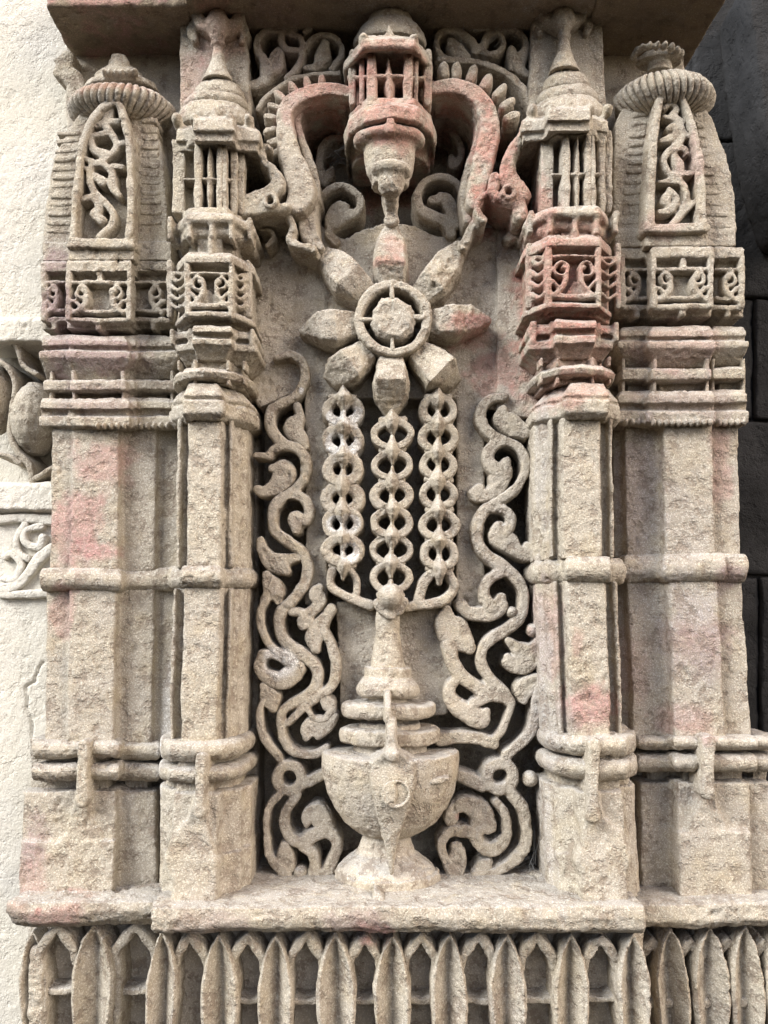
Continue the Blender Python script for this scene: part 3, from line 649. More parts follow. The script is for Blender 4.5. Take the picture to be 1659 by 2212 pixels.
# ------------------------------------------------------------------ central group: flower
rt = root('stone_flower', 'eight petalled stone flower with ringed hub on the niche slab', 'flower', (849, 690, .0))
PET = [[(928,440,170,.044),(928,270,225,.060),(930,130,200,.046),(925,10,62,.040)],
       [(1110,490,170,.042),(1205,390,215,.056),(1310,260,205,.044),(1400,150,70,.034)],
       [(1160,675,160,.042),(1330,640,225,.057),(1440,640,205,.046),(1590,670,40,.030)],
       [(1085,845,170,.042),(1195,925,235,.050),(1265,990,270,.062),(1360,1085,100,.026)],
       [(928,880,170,.044),(925,1050,240,.064),(925,1160,220,.046),(920,1300,60,.028)],
       [(785,850,160,.042),(650,940,230,.058),(590,990,235,.046),(520,1065,110,.028)],
       [(730,680,170,.042),(560,690,245,.056),(450,700,205,.050),(315,738,30,.026)],
       [(770,500,175,.042),(640,360,240,.060),(560,280,225,.046),(470,215,120,.028)]]
for p in PET:
    make('petal', B().stroke([(a, c_, w_*1.06, d_) for a, c_, w_, d_ in p], .05, -.004, r='E', prof='facet', spline=False, endcap=False), TAN, rt, rough=1.3)
make('hub_ring', B().circle(938, 650, 230, 225, 66, .054, .010, r='E'), TAN, rt)
b = B().poly([(860,510),(960,505),(1050,560),(1090,640),(1070,730),(1000,790),(920,795),(830,760),(780,690),(795,590)], .0, .058, r='E', bevel=.006)
make('hub', b, TAN, rt, rough=1.6)
for st in ([(925,430,34),(930,520,30)],[(720,660,34),(800,655,30)],[(935,860,36),(930,770,30)],[(1150,640,36),(1080,640,34)]):
    make('spoke', B().stroke(st, .055, .02, r='E', spline=False), TAN, rt, vox=.0015)

# ------------------------------------------------------------------ chains
def chain(label, x0, x1, ys, rx, ry, top, foot):
    rt = root('stone_chain', label, 'chain', ((x0+x1)/2, ys[-1]+30, -.01), 'stone chains hanging from the flower to the vase')
    n = len(ys)
    for i, y in enumerate(ys):
        x = x0 + (x1 - x0) * i / (n - 1); j = random.uniform
        b = B().circle(x, y, rx-10+j(-2,2), ry-4+j(-1,1.5), (23 if x0 < 780 else 17)+j(-2,3), .031+j(-.003,.002), -.012, prof='flat')
        make('link', b, CARV, rt, vox=.0015)
    prev = top
    for i in range(n + 1):
        if i == 0: y = top
        elif i == n: y = foot
        else: y = (ys[i-1] + ys[i]) / 2
        x = x0 + (x1 - x0) * min(i, n - 1) / (n - 1)
        q = random.uniform; wb = 38 + q(-3, 3); xm = x + q(-2, 2); db = .047 + q(-.003, .003)
        b = B().stroke([(x, y-27, 8, .034), (xm, y-15, wb*.72, .042), (xm, y-2+q(-2,2), wb, db), (xm, y+13, wb*.74, .043), (x, y+26, 9, .034)], .05, .006, prof='gem', spline=False)
        b.stroke([(x, y-30, 10), (x, y+30, 10)], .030, -.01).stroke([(x-24, y, 15), (x+24, y, 15)], .027, -.01)
        make('bead', b, CARV, rt, vox=.0016, rough=1.2)
    return rt
cl = chain('stone chain with white lime around its link holes', 740, 739, [885,949,1012,1076,1130,1188], 45, 31, 855, 1222)
chain('thick middle stone chain hanging under the lowest flower petal', 848, 845, [938,1004,1069,1128,1187,1248], 50, 31, 906, 1285)
chain('bare stone chain of links next to the plain slab strip', 947, 950, [886,945,1004,1069,1134,1196], 45, 31, 858, 1228)
# ------------------------------------------------------------------ vase
rt = root('stone_vase', 'round stone vase with long neck and pointed tassel on the ledge', 'vase', (843, 1925, .03))
d0 = .025
VM = CARV
b = B().lathe(907, [(915,66),(960,76),(1040,78),(1120,82),(1200,98),(1290,112),(1310,116)], d0, .85, r='H'); make('neck', b, VM, rt)
b = B().lathe(905, [(1296,140),(1305,150),(1362,150),(1378,170),(1410,196),(1445,208),(1475,200),(1492,180),(1500,150)], d0, .85, r='H'); make('neck_collar', b, VM, rt)
b = B().lathe(905, [(1480,120),(1659,140)], d0, .85, r='H').lathe(922, [(0,200),(200,250)], d0, .85, r='Kk'); make('throat', b, GREYS, rt)
b = B().lathe(910, [(1528,285),(1545,308),(1580,312),(1612,304),(1628,280)], d0, .8, r='H'); make('disc', b, VM, rt)
b = B().lathe(918, [(30,300),(45,332),(85,338),(125,330),(140,300)], d0, .8, r='Kk'); make('disc', b, VM, rt)
b = B().lathe(922, [(186,440),(196,452),(280,452),(330,446),(450,420),(550,376),(650,308),(720,220),(765,120),(785,60)], d0, .86, r='Kk'); make('bowl', b, VM, rt, vox=.002)
b = B().lathe(895, [(740,150),(800,172),(860,200),(910,270),(950,318),(985,338)], d0, .8, r='Kk'); make('stem', b, GREYS, rt)
b = B().lathe(905, [(968,335),(985,350),(1060,352),(1120,350),(1140,340)], d0, .8, r='Kk'); make('foot', b, VM, rt, rough=1.6)
b = B().stroke([(908,1480,46,.070),(906,1570,50,.098),(905,1659,58,.100)], .09, .03, r='H', spline=False)
b.stroke([(928,20,78,.100),(926,90,82,.106),(926,160,84,.104),(928,215,110,.110)], .10, .03, r='Kk', spline=False)
make('strap', b, VM, rt, vox=.0016)
b = B().stroke([(930,200,110,.104),(930,270,350,.099),(932,420,350,.102),(935,560,270,.099),(935,680,180,.090),(932,760,112,.086),(930,870,64,.082),(930,1000,30,.078)], .1, .02, r='Kk', prof='facet', spline=False)
tp = make('tassel', b, TAN, rt, rough=1.5); sub(rt, tp)
b = B().circle(955, 480, 88, 86, 18, .1035, .07, r='Kk').stroke([(930,430,60),(925,480,80),(930,530,50)], .104, .08, r='Kk')
make('boss', b, TAN, tp, vox=.0016)
make('worn_relief', B().stroke([(1190,400,40),(1250,385,46),(1300,378,34)], .085, .04, r='Kk'), VM, rt, vox=.0018, rough=1.6)
b = B().stroke([(1020,450,110),(1000,560,100),(1030,650,100),(1180,740,110),(1330,800,120),(1480,850,130)], .03, -.015, r='VL2')
b.stroke([(1240,440,80),(1310,560,90),(1320,700,90)], .03, -.015, r='VL2'); make('branch', b, VM, rt, vox=.0016)
b = B().stroke([(1210,660,60),(1140,740,70),(1110,850,60)], .03, -.015, r='H').stroke([(1310,670,60),(1345,770,60),(1270,860,66),(1130,885,60),(1000,900,64)], .03, -.015, r='H'); make('branch', b, VM, rt, vox=.0016)
b = B().blob(925, 830, 90, 90, .04, .03, r='H').stroke([(835,870,50),(870,920,60),(925,945,80)], .05, .0, r='H').stroke([(1020,860,50),(980,920,60)], .05, .0, r='H'); make('calyx', b, VM, rt)

# ------------------------------------------------------------------ scrolling vines
FAT = 1.14
def fat(st, k): return [(p[0], p[1], p[2] * k) + tuple(p[3:]) for p in st]
def vine(label, strokes, blobs, circles, d, back, px, group, name='scrolling_vine'):
    rt = root(name, label, 'carved vine', px, group)
    b = B()
    for r, st in strokes['stem']: b.stroke(fat(st, FAT), d, back, r=r)
    for r, cx, cy, rr, w_ in circles: b.circle(cx, cy, rr, rr, w_, d, back, r=r)
    make('stem', b, CARV, rt, vox=.0016)
    for r, sts in strokes['leaf']:
        b = B()
        for st in sts: b.stroke(fat(st, 1.24), d - .001, back, r=r)
        make('leaf', b, CARV, rt, vox=.0016)
    for r, x, y, rr in blobs:
        make('bud', B().blob(x, y, rr, rr, d-.012, .016, r=r), CARV, rt, vox=.0016)
    return rt
VLs = dict(stem=[
 ('VL1', [(360,140,70),(520,110,90),(650,170,100),(705,300,100),(690,430,110),(600,570,110),(450,660,110),(330,740,110),(285,860,110),(310,990,110),(400,1110,100),(520,1190,90)]),
 ('VL1', [(290,1310,80),(330,1240,90),(450,1180,100),(600,1200,110),(700,1310,110),(720,1440,110),(690,1580,110),(590,1690,110),(440,1790,110),(345,1900,110),(320,2040,110),(350,2190,110),(520,2330,120),(660,2430,120),(725,2550,125),(735,2670,125),(705,2800,120),(630,2920,120)]),
 ('VL1', [(380,1880,90),(480,1770,100),(620,1760,110),(730,1850,110),(755,1970,110),(710,2080,110)]),
 ('VL2', [(690,640,115),(560,790,115),(450,890,120),(405,1010,115),(405,1130,115),(440,1240,115),(540,1340,120),(670,1430,150),(790,1520,130),(845,1620,120),(850,1730,120),(800,1840,120),(680,1930,110),(540,2010,105),(430,2100,100),(405,2220,100),(415,2300,100),(430,2400,100),(480,2490,100),(570,2560,100),(700,2600,95),(840,2590,95),(960,2520,90)]),
 ('VL2', [(930,1150,110),(1010,1290,110),(1060,1440,110),(1070,1590,110),(1045,1740,110),(970,1850,105),(860,1920,100),(720,2010,90),(600,2130,80),(500,2240,70)]),
 ('VL2', [(720,2060,60),(800,2170,70),(930,2180,80),(1010,2080,90)]),
 ('VL2', [(260,770,100),(195,900,85),(180,1040,90),(220,1190,80),(300,1330,85),(430,1430,100),(560,1500,120)]),
 ('VL2', [(210,1960,80),(175,2080,80),(170,2220,90),(190,2340,90),(270,2490,100),(390,2640,90)]),
 ('VL3', [(640,760,120),(780,700,125),(930,620,120)]),
 ('VL3', [(400,860,90),(310,960,90),(260,1090,80),(245,1250,75),(250,1400,85),(265,1560,95),(340,1660,110),(430,1740,150),(500,1860,140),(510,1930,110)]),
 ('VL3', [(610,870,100),(510,1000,110),(460,1120,110),(465,1250,115),(530,1360,125),(650,1420,140),(800,1340,150),(950,1290,150),(1060,1370,115),(1090,1500,105),(1040,1630,115),(980,1760,130),(960,1900,130)]),
 ('VL3', [(680,1480,100),(790,1540,115),(830,1680,110),(815,1810,140),(810,1930,150)]),
 ('VL1', [(130,1300,70),(260,1300,70)])],
 leaf=[('VL1', [[(620,700,90),(650,830,110),(590,920,190),(560,990,170),(660,1100,130),(700,1190,90)]]),
 ('VL1', [[(330,1440,90),(430,1460,210),(450,1560,230),(370,1660,180),(230,1730,110),(160,1700,90)]]),
 ('VL1', [[(700,2080,100),(620,2040,150),(580,2060,150),(610,2170,110)]]),
 ('VL2', [[(180,80,80),(200,200,110),(290,320,170),(420,390,170),(490,450,90)],[(650,280,90),(500,310,120),(360,330,160)]]),
 ('VL2', [[(250,490,90),(310,600,180),(370,710,170),(400,800,70)],[(320,660,140),(250,770,110)]]),
 ('VL2', [[(210,1430,110),(165,1540,110),(200,1650,130),(330,1720,160),(480,1730,160),(590,1690,110)],[(200,1420,100),(330,1420,100),(480,1480,110),(620,1570,150),(560,1640,150)],[(560,1640,160),(500,1680,180)]]),
 ('VL2', [[(210,1800,90),(260,1890,190),(300,1980,190),(320,2060,100)]]),
 ('VL2', [[(560,920,80),(680,940,90),(720,1030,180),(690,1070,110)],[(740,960,110),(840,880,120),(890,790,140),(840,720,150),(880,640,80)]]),
 ('VL2', [[(1020,900,120),(960,990,120),(870,1120,190),(820,1240,190),(830,1350,110)]]),
 ('VL2', [[(940,1950,120),(990,2020,150),(1030,2090,90)]]),
 ('VL3', [[(1060,-60,80),(960,20,180),(820,70,250),(740,120,210),(720,180,90)]]),
 ('VL3', [[(960,1270,160),(900,1160,190),(840,1070,180),(740,1130,150),(720,1210,60)]]),
 ('VL3', [[(470,1470,110),(470,1580,180),(490,1720,170)]])])
vine('open scrolling stone vine beside the tan column and white limed chain', VLs, [('VL3',660,1790,95)], [('VL3',510,665,150,130)], .020, -.020, (620,1880,.0), 'scrolling vines beside the vase')
VRs = dict(stem=[
 ('VR1', [(920,230,90),(770,250,100),(665,350,120),(640,480,125),(690,600,120),(800,690,120),(940,745,110),(1070,815,110),(1150,930,110),(1168,1060,110),(1130,1200,100),(1040,1330,105),(900,1425,110),(770,1515,110),(665,1620,115),(610,1750,120),(600,1880,120),(635,2000,120),(725,2110,130),(880,2210,140),(1040,2350,135),(1140,2500,115),(1160,2650,115),(1130,2790,115),(1040,2910,120),(900,3010,125),(760,3095,120),(670,3195,110),(640,3310,110),(670,3450,110),(760,3580,115),(860,3690,150),(980,3830,120)]),
 ('VR1', [(930,745,90),(800,790,120),(725,900,125),(745,1020,140),(830,1100,180)]),
 ('VR1', [(760,1560,90),(890,1555,110),(985,1630,110),(990,1740,110),(900,1840,180)]),
 ('VR2', [(900,80,110),(765,140,120),(695,250,120),(690,380,130),(760,490,180)]),
 ('VR2', [(270,950,180),(290,1100,150),(345,1230,150),(430,1340,150),(560,1430,150),(720,1520,160),(880,1560,140)]),
 ('VR2', [(340,1370,110),(275,1450,130),(270,1560,150),(380,1690,200),(540,1780,220)]),
 ('VR2', [(560,1630,110),(640,1600,110),(740,1560,120)]),
 ('VR2', [(1010,1640,75),(970,1800,80),(905,1950,85),(800,2060,90),(700,2110,90)]),
 ('VR2', [(180,2060,150),(400,2040,140),(600,2050,135),(790,2100,130)]),
 ('VR2', [(1330,1350,100),(1310,1500,110),(1280,1700,110),(1270,1850,110),(1220,2000,110),(1090,2130,115),(940,2240,130)]),
 ('VR3', [(400,640,130),(530,690,150),(650,760,130)]),
 ('VR3', [(1000,860,130),(1120,1000,130),(1180,1180,120),(1190,1350,120),(1150,1500,120),(1050,1620,120),(900,1730,110),(760,1790,110),(590,1810,120)]),
 ('VR3', [(820,950,90),(920,1080,100),(960,1220,100),(935,1370,120),(860,1470,140),(740,1520,160),(620,1440,150),(560,1330,150),(430,1300,140),(300,1300,120),(190,1400,110),(180,1500,100),(230,1630,110)])],
 leaf=[('VR1', [[(1150,640,160),(1010,560,230),(900,470,190),(900,400,110)]]),
 ('VR1', [[(930,1000,110),(900,1090,200),(860,1200,210),(820,1310,160),(720,1390,120),(590,1380,150),(620,1310,90)]]),
 ('VR1', [[(870,1800,150),(850,1900,190),(960,1940,220),(1060,2040,150),(1180,2090,140),(1250,2040,110),(1190,1970,80)]]),
 ('VR2', [[(890,380,110),(860,470,200),(740,560,190),(580,580,150),(470,540,120),(410,480,130)]]),
 ('VR2', [[(240,540,90),(240,650,240),(320,780,320),(430,900,240),(510,985,120)]]),
 ('VR2', [[(540,1780,220),(650,1810,200),(700,1740,110)]]),
 ('VR2', [[(960,900,80),(1050,980,130),(1190,1070,210),(1130,1190,200),(980,1150,170),(950,1100,90)],[(1180,1050,120),(1290,950,90),(1310,870,50)]]),
 ('VR2', [[(1330,1310,70),(1230,1400,190),(1150,1510,210),(1140,1600,100)]]),
 ('VR3', [[(360,1490,120),(370,1580,190),(340,1700,230),(340,1810,170)]]),
 ('VR3', [[(560,1330,140),(620,1240,190),(660,1130,240),(590,1020,210),(450,970,160),(330,1030,120),(290,1140,140)],[(700,1180,160),(770,1250,110),(730,1300,60)]]),
 ('VR3', [[(590,1800,100),(700,1710,160),(740,1670,100)]])])
vine('open scrolling stone vine beside the reddish column and plain chain', VRs, [('VR2',1250,770,85),('VR3',1220,680,100),('VR2',1010,550,80)], [('VR3',865,650,155,150)], .020, -.020, (1060,1880,.0), 'scrolling vines beside the vase')

# ------------------------------------------------------------------ upper scrolls, arches with makara heads, hanging pavilion
TLs = dict(stem=[('TL', [(0,1040,90),(90,1090,120),(220,1110,130),(340,1040,150),(380,900,180),(330,760,140),(255,620,100),(270,470,95),(380,370,95),(530,370,90),(660,310,85),(790,240,80),(950,210,80)]),
 ('TL', [(570,400,80),(570,540,90),(650,630,90),(790,650,80)]),('TL', [(680,430,80),(820,490,80),(850,640,80),(815,800,80),(745,920,90),(650,1000,90)]),
 ('TL', [(900,620,60),(960,520,70),(1100,450,80),(1260,480,80),(1360,600,75),(1340,750,70),(1230,890,80)]),('TL', [(700,380,80),(840,290,70),(960,330,70),(870,410,60)])],
 leaf=[('TL', [[(400,930,160),(480,820,230),(520,700,160)]]),('TL', [[(1140,590,130),(1110,730,190),(1030,860,110),(900,880,80)]])])
vine('shadowed scroll of stone leaves under the eave by the tan finial', TLs, [], [], .026, -.03, (600,170,-.04), 'leaf scrolls above the arch', 'leaf_scroll')
TRs = dict(stem=[('TR', [(640,660,100),(610,550,110),(500,450,110),(370,385,95),(220,395,80),(130,490,70),(140,600,65),(190,710,70),(310,790,80)]),
 ('TR', [(740,600,80),(800,460,90),(920,380,95),(1100,350,95),(1250,410,95),(1320,540,95),(1290,690,140),(1210,800,220),(1260,920,140),(1390,980,95),(1540,940,85)]),
 ('TR', [(980,430,60),(1020,540,70),(960,650,80),(830,705,90),(740,640,90)]),('TR', [(420,90,75),(460,220,85),(600,310,130),(800,330,100)]),('TR', [(640,650,120),(720,610,120)])],
 leaf=[('TR', [[(340,560,130),(410,640,180),(520,740,120)]]),('TR', [[(1120,650,110),(1150,770,160),(1140,880,120)]])])
vine('shadowed scroll of stone leaves under the eave by the pale finial', TRs, [], [], .026, -.03, (1080,170,-.04), 'leaf scrolls above the arch', 'leaf_scroll')

def arch(label, c):
    rt = root('beast_arch', label, 'arch', c['base'], 'arch halves ending in beast heads')
    b = B()
    for r, st in c['body']: b.stroke(st, .066, -.06, r=r, prof='flat')
    make('arch_band', b, CARV, rt)
    b = B()
    for r, st in c['lip']: b.stroke(st, .046, -.07, r=r, prof='flat')
    make('soffit_lip', b, GREYS, rt)
    b = B()
    for r, st in c['rim']: b.stroke(st, .030, -.05, r=r, prof='flat')
    make('outer_rim', b, CARV, rt, vox=.0017)
    for r, st in c['teeth']: make('tooth', B().stroke(st, .050, -.05, r=r), CARV, rt, vox=.0016)
    b = B()
    for r, st in c['head']: b.stroke(st, .074, .0, r=r)
    for r, x, y, rr, w_ in c['eye']: b.circle(x, y, rr, rr, w_, .080, .02, r=r)
    make('beast_head', b, TAN, rt, rough=1.3)
    b = B()
    for r, st, d in c['tail']: b.stroke(st, d, -.02, r=r)
    make('tail', b, TAN, rt, vox=.0016, rough=1.2)
    for r, sts, d in c['curl']:
        b = B()
        for st in sts: b.stroke(fat(st, 1.25), d, -.045 if d > 0 else -.07, r=r)
        make('curl', b, CARV, rt, vox=.0016)
def teeth(r, pts, cx, cy, L, w_):
    out = []
    for x, y in pts:
        dx, dy = x - cx, y - cy; n = math.hypot(dx, dy); dx /= n; dy /= n
        out.append((r, [(x - dx * L * .7, y - dy * L * .7, w_*1.2), (x, y, w_ * 1.35), (x + dx * L * .45, y + dy * L * .45, w_ * 1.3)]))
    return out
arch('left half arch with crested rim ending in a beast head facing the tan column', dict(base=(640,480,-.02),
 body=[('B', [(650,600,90),(520,575,100),(390,595,110),(280,645,120),(222,730,110),(225,850,130),(250,1000,160),(300,1140,190),(335,1260,200),(310,1330,170)])],
 lip=[('B', [(620,690,40),(490,655,40),(380,680,45),(310,760,45),(320,870,50),(370,1020,60),(415,1160,60),(430,1300,60)]),('ML', [(980,900,160),(930,1100,240),(930,1300,270),(960,1470,250),(1060,1590,150)])],
 rim=[('B', [(580,475,40),(430,480,36),(290,510,36),(180,570,38),(95,640,38),(45,720,40)])],
 teeth=teeth('B', [(468,528),(375,540),(280,570),(192,620),(150,690),(128,765),(122,850),(150,925),(165,1000)], 430, 780, 42, 44),
 head=[('ML', [(420,300,60),(340,270,90),(300,350,110),(340,470,110),(430,570,130),(500,680,180),(510,790,220),(400,880,220),(260,930,230),(100,980,220),(20,1010,200)]),('ML', [(640,1070,110),(480,1110,110),(330,1110,120),(160,1090,200),(60,1090,200)]),('ML', [(230,1000,200),(120,1060,220)])],
 eye=[('ML',422,985,80,60)],
 tail=[('ML', [(650,1100,100),(680,1200,95),(730,1330,85),(690,1470,120),(750,1550,115),(890,1590,105),(1000,1640,110)], .060),('ML', [(290,1370,55),(420,1385,60),(470,1480,62),(380,1580,70)], .035)],
 curl=[('ML', [[(1080,930,90),(1200,840,90),(1360,795,90),(1510,860,90),(1605,980,90),(1575,1120,110),(1430,1190,130),(1310,1260,130),(1220,1330,120),(1190,1430,120),(1270,1520,110)],[(1420,1080,90),(1340,1080,170),(1250,1180,170),(1210,1300,150)]], .012),
       ('ML', [[(1400,130,80),(1230,160,90),(1110,260,95),(1075,400,95),(1075,560,100),(1060,720,90)],[(1230,560,60),(1190,640,120),(1120,740,110)]], -.02)]))
arch('right half arch with reddish crested rim ending in a beast head by the stained column', dict(base=(1090,480,-.02),
 body=[('B', [(1200,575,100),(1330,560,110),(1460,595,125),(1545,680,135),(1580,800,140),(1565,930,145),(1540,1040,145),(1520,1140,140),(1490,1240,140),(1480,1330,130)])],
 lip=[('B', [(1230,670,40),(1340,650,40),(1430,690,45),(1500,770,50),(1505,890,55),(1465,1030,60),(1425,1170,60),(1410,1330,70),(1430,1450,70)])],
 rim=[('TR', [(180,770,90),(350,780,90),(560,800,95),(800,850,100),(1050,960,105),(1250,1140,110),(1365,1320,110),(1390,1470,110)])],
 teeth=teeth('TR', [(240,900),(410,915),(610,960),(800,1060),(980,1180),(1080,1350),(1140,1530)], 350, 1700, 90, 105),
 head=[('MR', [(1270,90,110),(1180,260,150),(1100,420,170),(1070,580,210),(1110,740,270),(1210,820,250),(1290,900,200)]),('MR', [(830,870,90),(960,950,130),(1100,1000,170),(1220,1040,200),(1250,1160,200)]),('MR', [(900,700,160),(880,800,160)])],
 eye=[('MR',1085,880,75,55)],
 tail=[('MR', [(850,860,90),(720,940,90),(655,1060,90),(690,1180,130),(740,1230,130)], .070),('MR', [(700,1280,170),(600,1320,150),(550,1440,130),(480,1580,140)], .050),('MR', [(1080,1480,120),(1180,1420,170),(1270,1470,150)], .030)],
 curl=[('B', [[(1410,1290,45),(1355,1195,45),(1250,1158,45),(1150,1195,48),(1100,1285,52),(1125,1375,60),(1205,1425,75),(1285,1465,62),(1320,1545,55)],[(1200,1320,50),(1280,1310,85),(1330,1380,85),(1345,1480,60)]], .012),
       ('B', [[(1230,820,40),(1320,860,40),(1380,940,42),(1390,1030,44),(1340,1090,50),(1330,1040,40)]], -.02)]))

rt = root('hanging_pavilion', 'small reddish stone pavilion with pierced walls hanging over the flower', 'pavilion', (845, 330, .0))
b = B().lathe(918, [(50,60),(75,110),(105,140),(125,150)], .045, .75, r='B', zd=.052).lathe(915, [(108,140),(150,190),(200,225),(245,242),(275,235)], .045, .68, r='B', zd=.058)
make('dome', b, CARV, rt)
b = B().stroke([(912,170,20),(914,225,70)], .094, .05, r='B').loft([(232,640,1190,.088),(262,606,1214,.104),(300,604,1216,.106),(330,610,1208,.102),(348,640,1190,.088)], -.05, 'box', r='B')
for x in (745,1075): b.blob(x, 250, 34, 34, .092, .014, r='B')
make('cornice', b, CARV, rt)
b = B().loft([(330,670,1180,.045),(690,670,1180,.045)], -.05, 'box', r='B').loft([(640,640,1205,.086),(690,640,1210,.090)], -.05, 'box', r='B')
st = make('pierced_storey', b, CARV, rt); sub(rt, st)
dl = lambda x: .088 - .026 * max(0, (abs(x - 844) / 92 - .45) / .55)
for x, w_ in ((672,52),(735,36),(798,66),(1040,66),(1092,34),(1172,54)):
    make('bar', B().stroke([(x,340,w_*.9),(x,430,w_),(x,505,w_*1.05),(x,590,w_),(x,670,w_)], .09, .04, r='B', prof='flat', dfun=dl), CARV, st, vox=.0016)
b = B().stroke([(908,360,12),(910,470,56),(914,540,74),(920,620,40),(920,665,34)], .088, .06, r='B', prof='gem').stroke([(650,500,26),(798,500,26),(920,498,26),(1040,500,26),(1190,505,26)], .08, .05, r='B', dfun=dl, spline=False)
make('baluster', b, CARV, st, vox=.0016)
b = B().loft([(662,612,1236,.098),(690,600,1248,.106),(770,602,1246,.106),(800,612,1236,.098),(836,640,1210,.060),(990,660,1195,.040),(1010,660,1190,.04)], -.05, 'ring', r='B')
make('base_block', b, CARV, rt)
b = B().lathe(915, [(826,120),(840,205),(856,236),(888,238),(908,222),(926,176),(1000,168),(1080,156),(1130,130),(1180,120)], .062, .8, r='B', zd=.085).stroke([(920,780,60),(922,840,70)], .104, .06, r='B')
make('cup', b, CARV, rt)
b = B().lathe(925, [(1056,60),(1066,112),(1082,134),(1112,134),(1130,122),(1146,90),(1220,84),(1260,60)], .074, .85, r='B', zd=.086).stroke([(925,1030,26),(925,1075,40)], .08, .04, r='B')
make('cup', b, CARV, rt)
b = B().stroke([(920,1180,108,.088),(924,1260,95,.078),(930,1380,70,.055),(930,1440,90,.050)], .06, .02, r='B')
make('stem', b, CARV, rt)

# ------------------------------------------------------------------ ledge and frieze of leaves
rt = root('stone_ledge', 'long projecting stone ledge carrying the vase and the columns', 'ledge', (860, 2030, .0))
b = B().loft([(1951,330,1386,.118),(1958,326,1392,.127),(1984,326,1394,.130),(2007,330,1394,.127),(2015,338,1388,.117)], -.12, 'sq')
make('centre_ledge', b, TAN, rt, vox=.0024, rough=1.5)
b = B().loft([(1937,36,345,.070),(1950,14,345,.084),(1970,12,345,.086),(1990,26,345,.080),(2000,50,345,.066)], -.12, 'sq'); make('side_ledge', b, TAN, rt, vox=.0024, rough=1.5)
b = B().loft([(1944,1380,1700,.062),(1952,1380,1700,.072),(1990,1380,1700,.074),(2003,1380,1700,.064)], -.12, 'sq'); make('side_ledge', b, TAN, rt, vox=.0024, rough=1.5)
# bedding of dust in the niche floor, sloping up to the back
rt2 = root('leaf_frieze', 'frieze of upright pointed stone leaves under the ledge', 'frieze', (850, 2212, .0))
make('frieze_back', B().box(60, 1990, 348, 2330, -.12, .018).box(340, 2005, 1392, 2330, -.12, .066).box(1384, 1990, 1700, 2330, -.12, -.01), GREYS, rt2, vox=.0035)
def trough(x, ytop, hw, d, y1=2320, lean=0):
    b = B(); rs = []
    for y, f, dd in ((ytop-3, .03, -.004), (ytop+13, .25, .0), (ytop+30, .52, .001), (ytop+55, .74, .002), (ytop+110, 1.0, .003), (ytop+165, 1.0, .002), (ytop+215, .9, .0), (y1, .8, -.004)):
        k = S(y, d); q = P(x + lean * (y - ytop), y, d + dd); h = hw * f * k; v = .023 * min(1, f + .10)
        Y = -(d + dd)
        rs.append([(q[0]-h, -d+.06, q[2]), (q[0]-h, Y+.004, q[2]), (q[0]-h*.84, Y, q[2]), (q[0]-h*.03, Y+v, q[2]), (q[0]+h*.03, Y+v, q[2]), (q[0]+h*.84, Y, q[2]), (q[0]+h, Y+.004, q[2]), (q[0]+h, -d+.06, q[2])])
    return b.rings(rs)
def chevron(x, y, hw, d, drop=45):
    return B().stroke([(x-hw, y+drop+30, 14, d-.008), (x-hw*.95, y+drop, 22, d-.003), (x-hw*.45, y+drop*.5, 23, d), (x, y+4, 20, d), (x+hw*.45, y+drop*.5, 23, d), (x+hw*.95, y+drop, 22, d-.003), (x+hw, y+drop+30, 14, d-.008)], d, d-.04, spline=False, endcap=False)
solid = [472, 595, 722, 847, 972, 1094, 1234]; hollow = [410, 533, 660, 786, 910, 1035, 1162, 1299]
for i, x in enumerate(solid):
    make('leaf', trough(x + random.uniform(-2,2), 2023 + random.uniform(-3,3), 41 + random.uniform(-3,3), .108, lean=random.uniform(-.01,.03)), TAN, rt2, vox=.0016, rough=1.0)
make('leaf', trough(1368, 2022, 36, .112, lean=.04), TAN, rt2, vox=.0016, rough=1.0)
make('leaf', trough(350, 2016, 34, .108, lean=-.04), TAN, rt2, vox=.0016, rough=1.0)
for i, x in enumerate(hollow):
    b = chevron(x, 2021 + random.uniform(-2,4), 35, .104, 50)
    make('pointed_arch', b, TAN, rt2, vox=.0019, rough=1.3)
    if i not in (0,):
        make('tie', B().stroke([(x-34, 2160+random.uniform(-3,3), 16), (x, 2163, 13), (x+34, 2160+random.uniform(-3,3), 16)], .092, .06), TAN, rt2, vox=.0017)
for x, k in ((122,'h'),(200,'s'),(290,'h')):
    if k == 's': make('leaf', trough(x, 2002, 46, .064, lean=-.02), TAN, rt2, vox=.0016, rough=1.0)
    else:
        b = chevron(x, 2000, 42, .062, 54).stroke([(x-46, 2060, 30), (x-44, 2120, 34), (x-48, 2320, 34)], .056, .0)
        make('pointed_arch', b, TAN, rt2, vox=.0019, rough=1.3)
        make('tie', B().stroke([(x-38, 2142, 16), (x, 2144, 14), (x+34, 2138, 16)], .050, .02), TAN, rt2, vox=.0017)
make('leaf', trough(68, 2012, 30, .052, lean=.02), TAN, rt2, vox=.0016, rough=1.0)
for x, y, hw in ((1450,2007,38),(1534,2006,38),(1612,2005,37),(1690,2005,37)):
    make('leaf', trough(x, y, hw, .058, lean=.05), TAN, rt2, vox=.0016, rough=1.0)
for x in (1412, 1493, 1574, 1652):
    make('pointed_arch', chevron(x, 2030, 26, .046, 40), TAN, rt2, vox=.0018)
    make('tie', B().stroke([(x-20, 2172, 20), (x+34, 2168, 20)], .044, .0), TAN, rt2, vox=.0017)

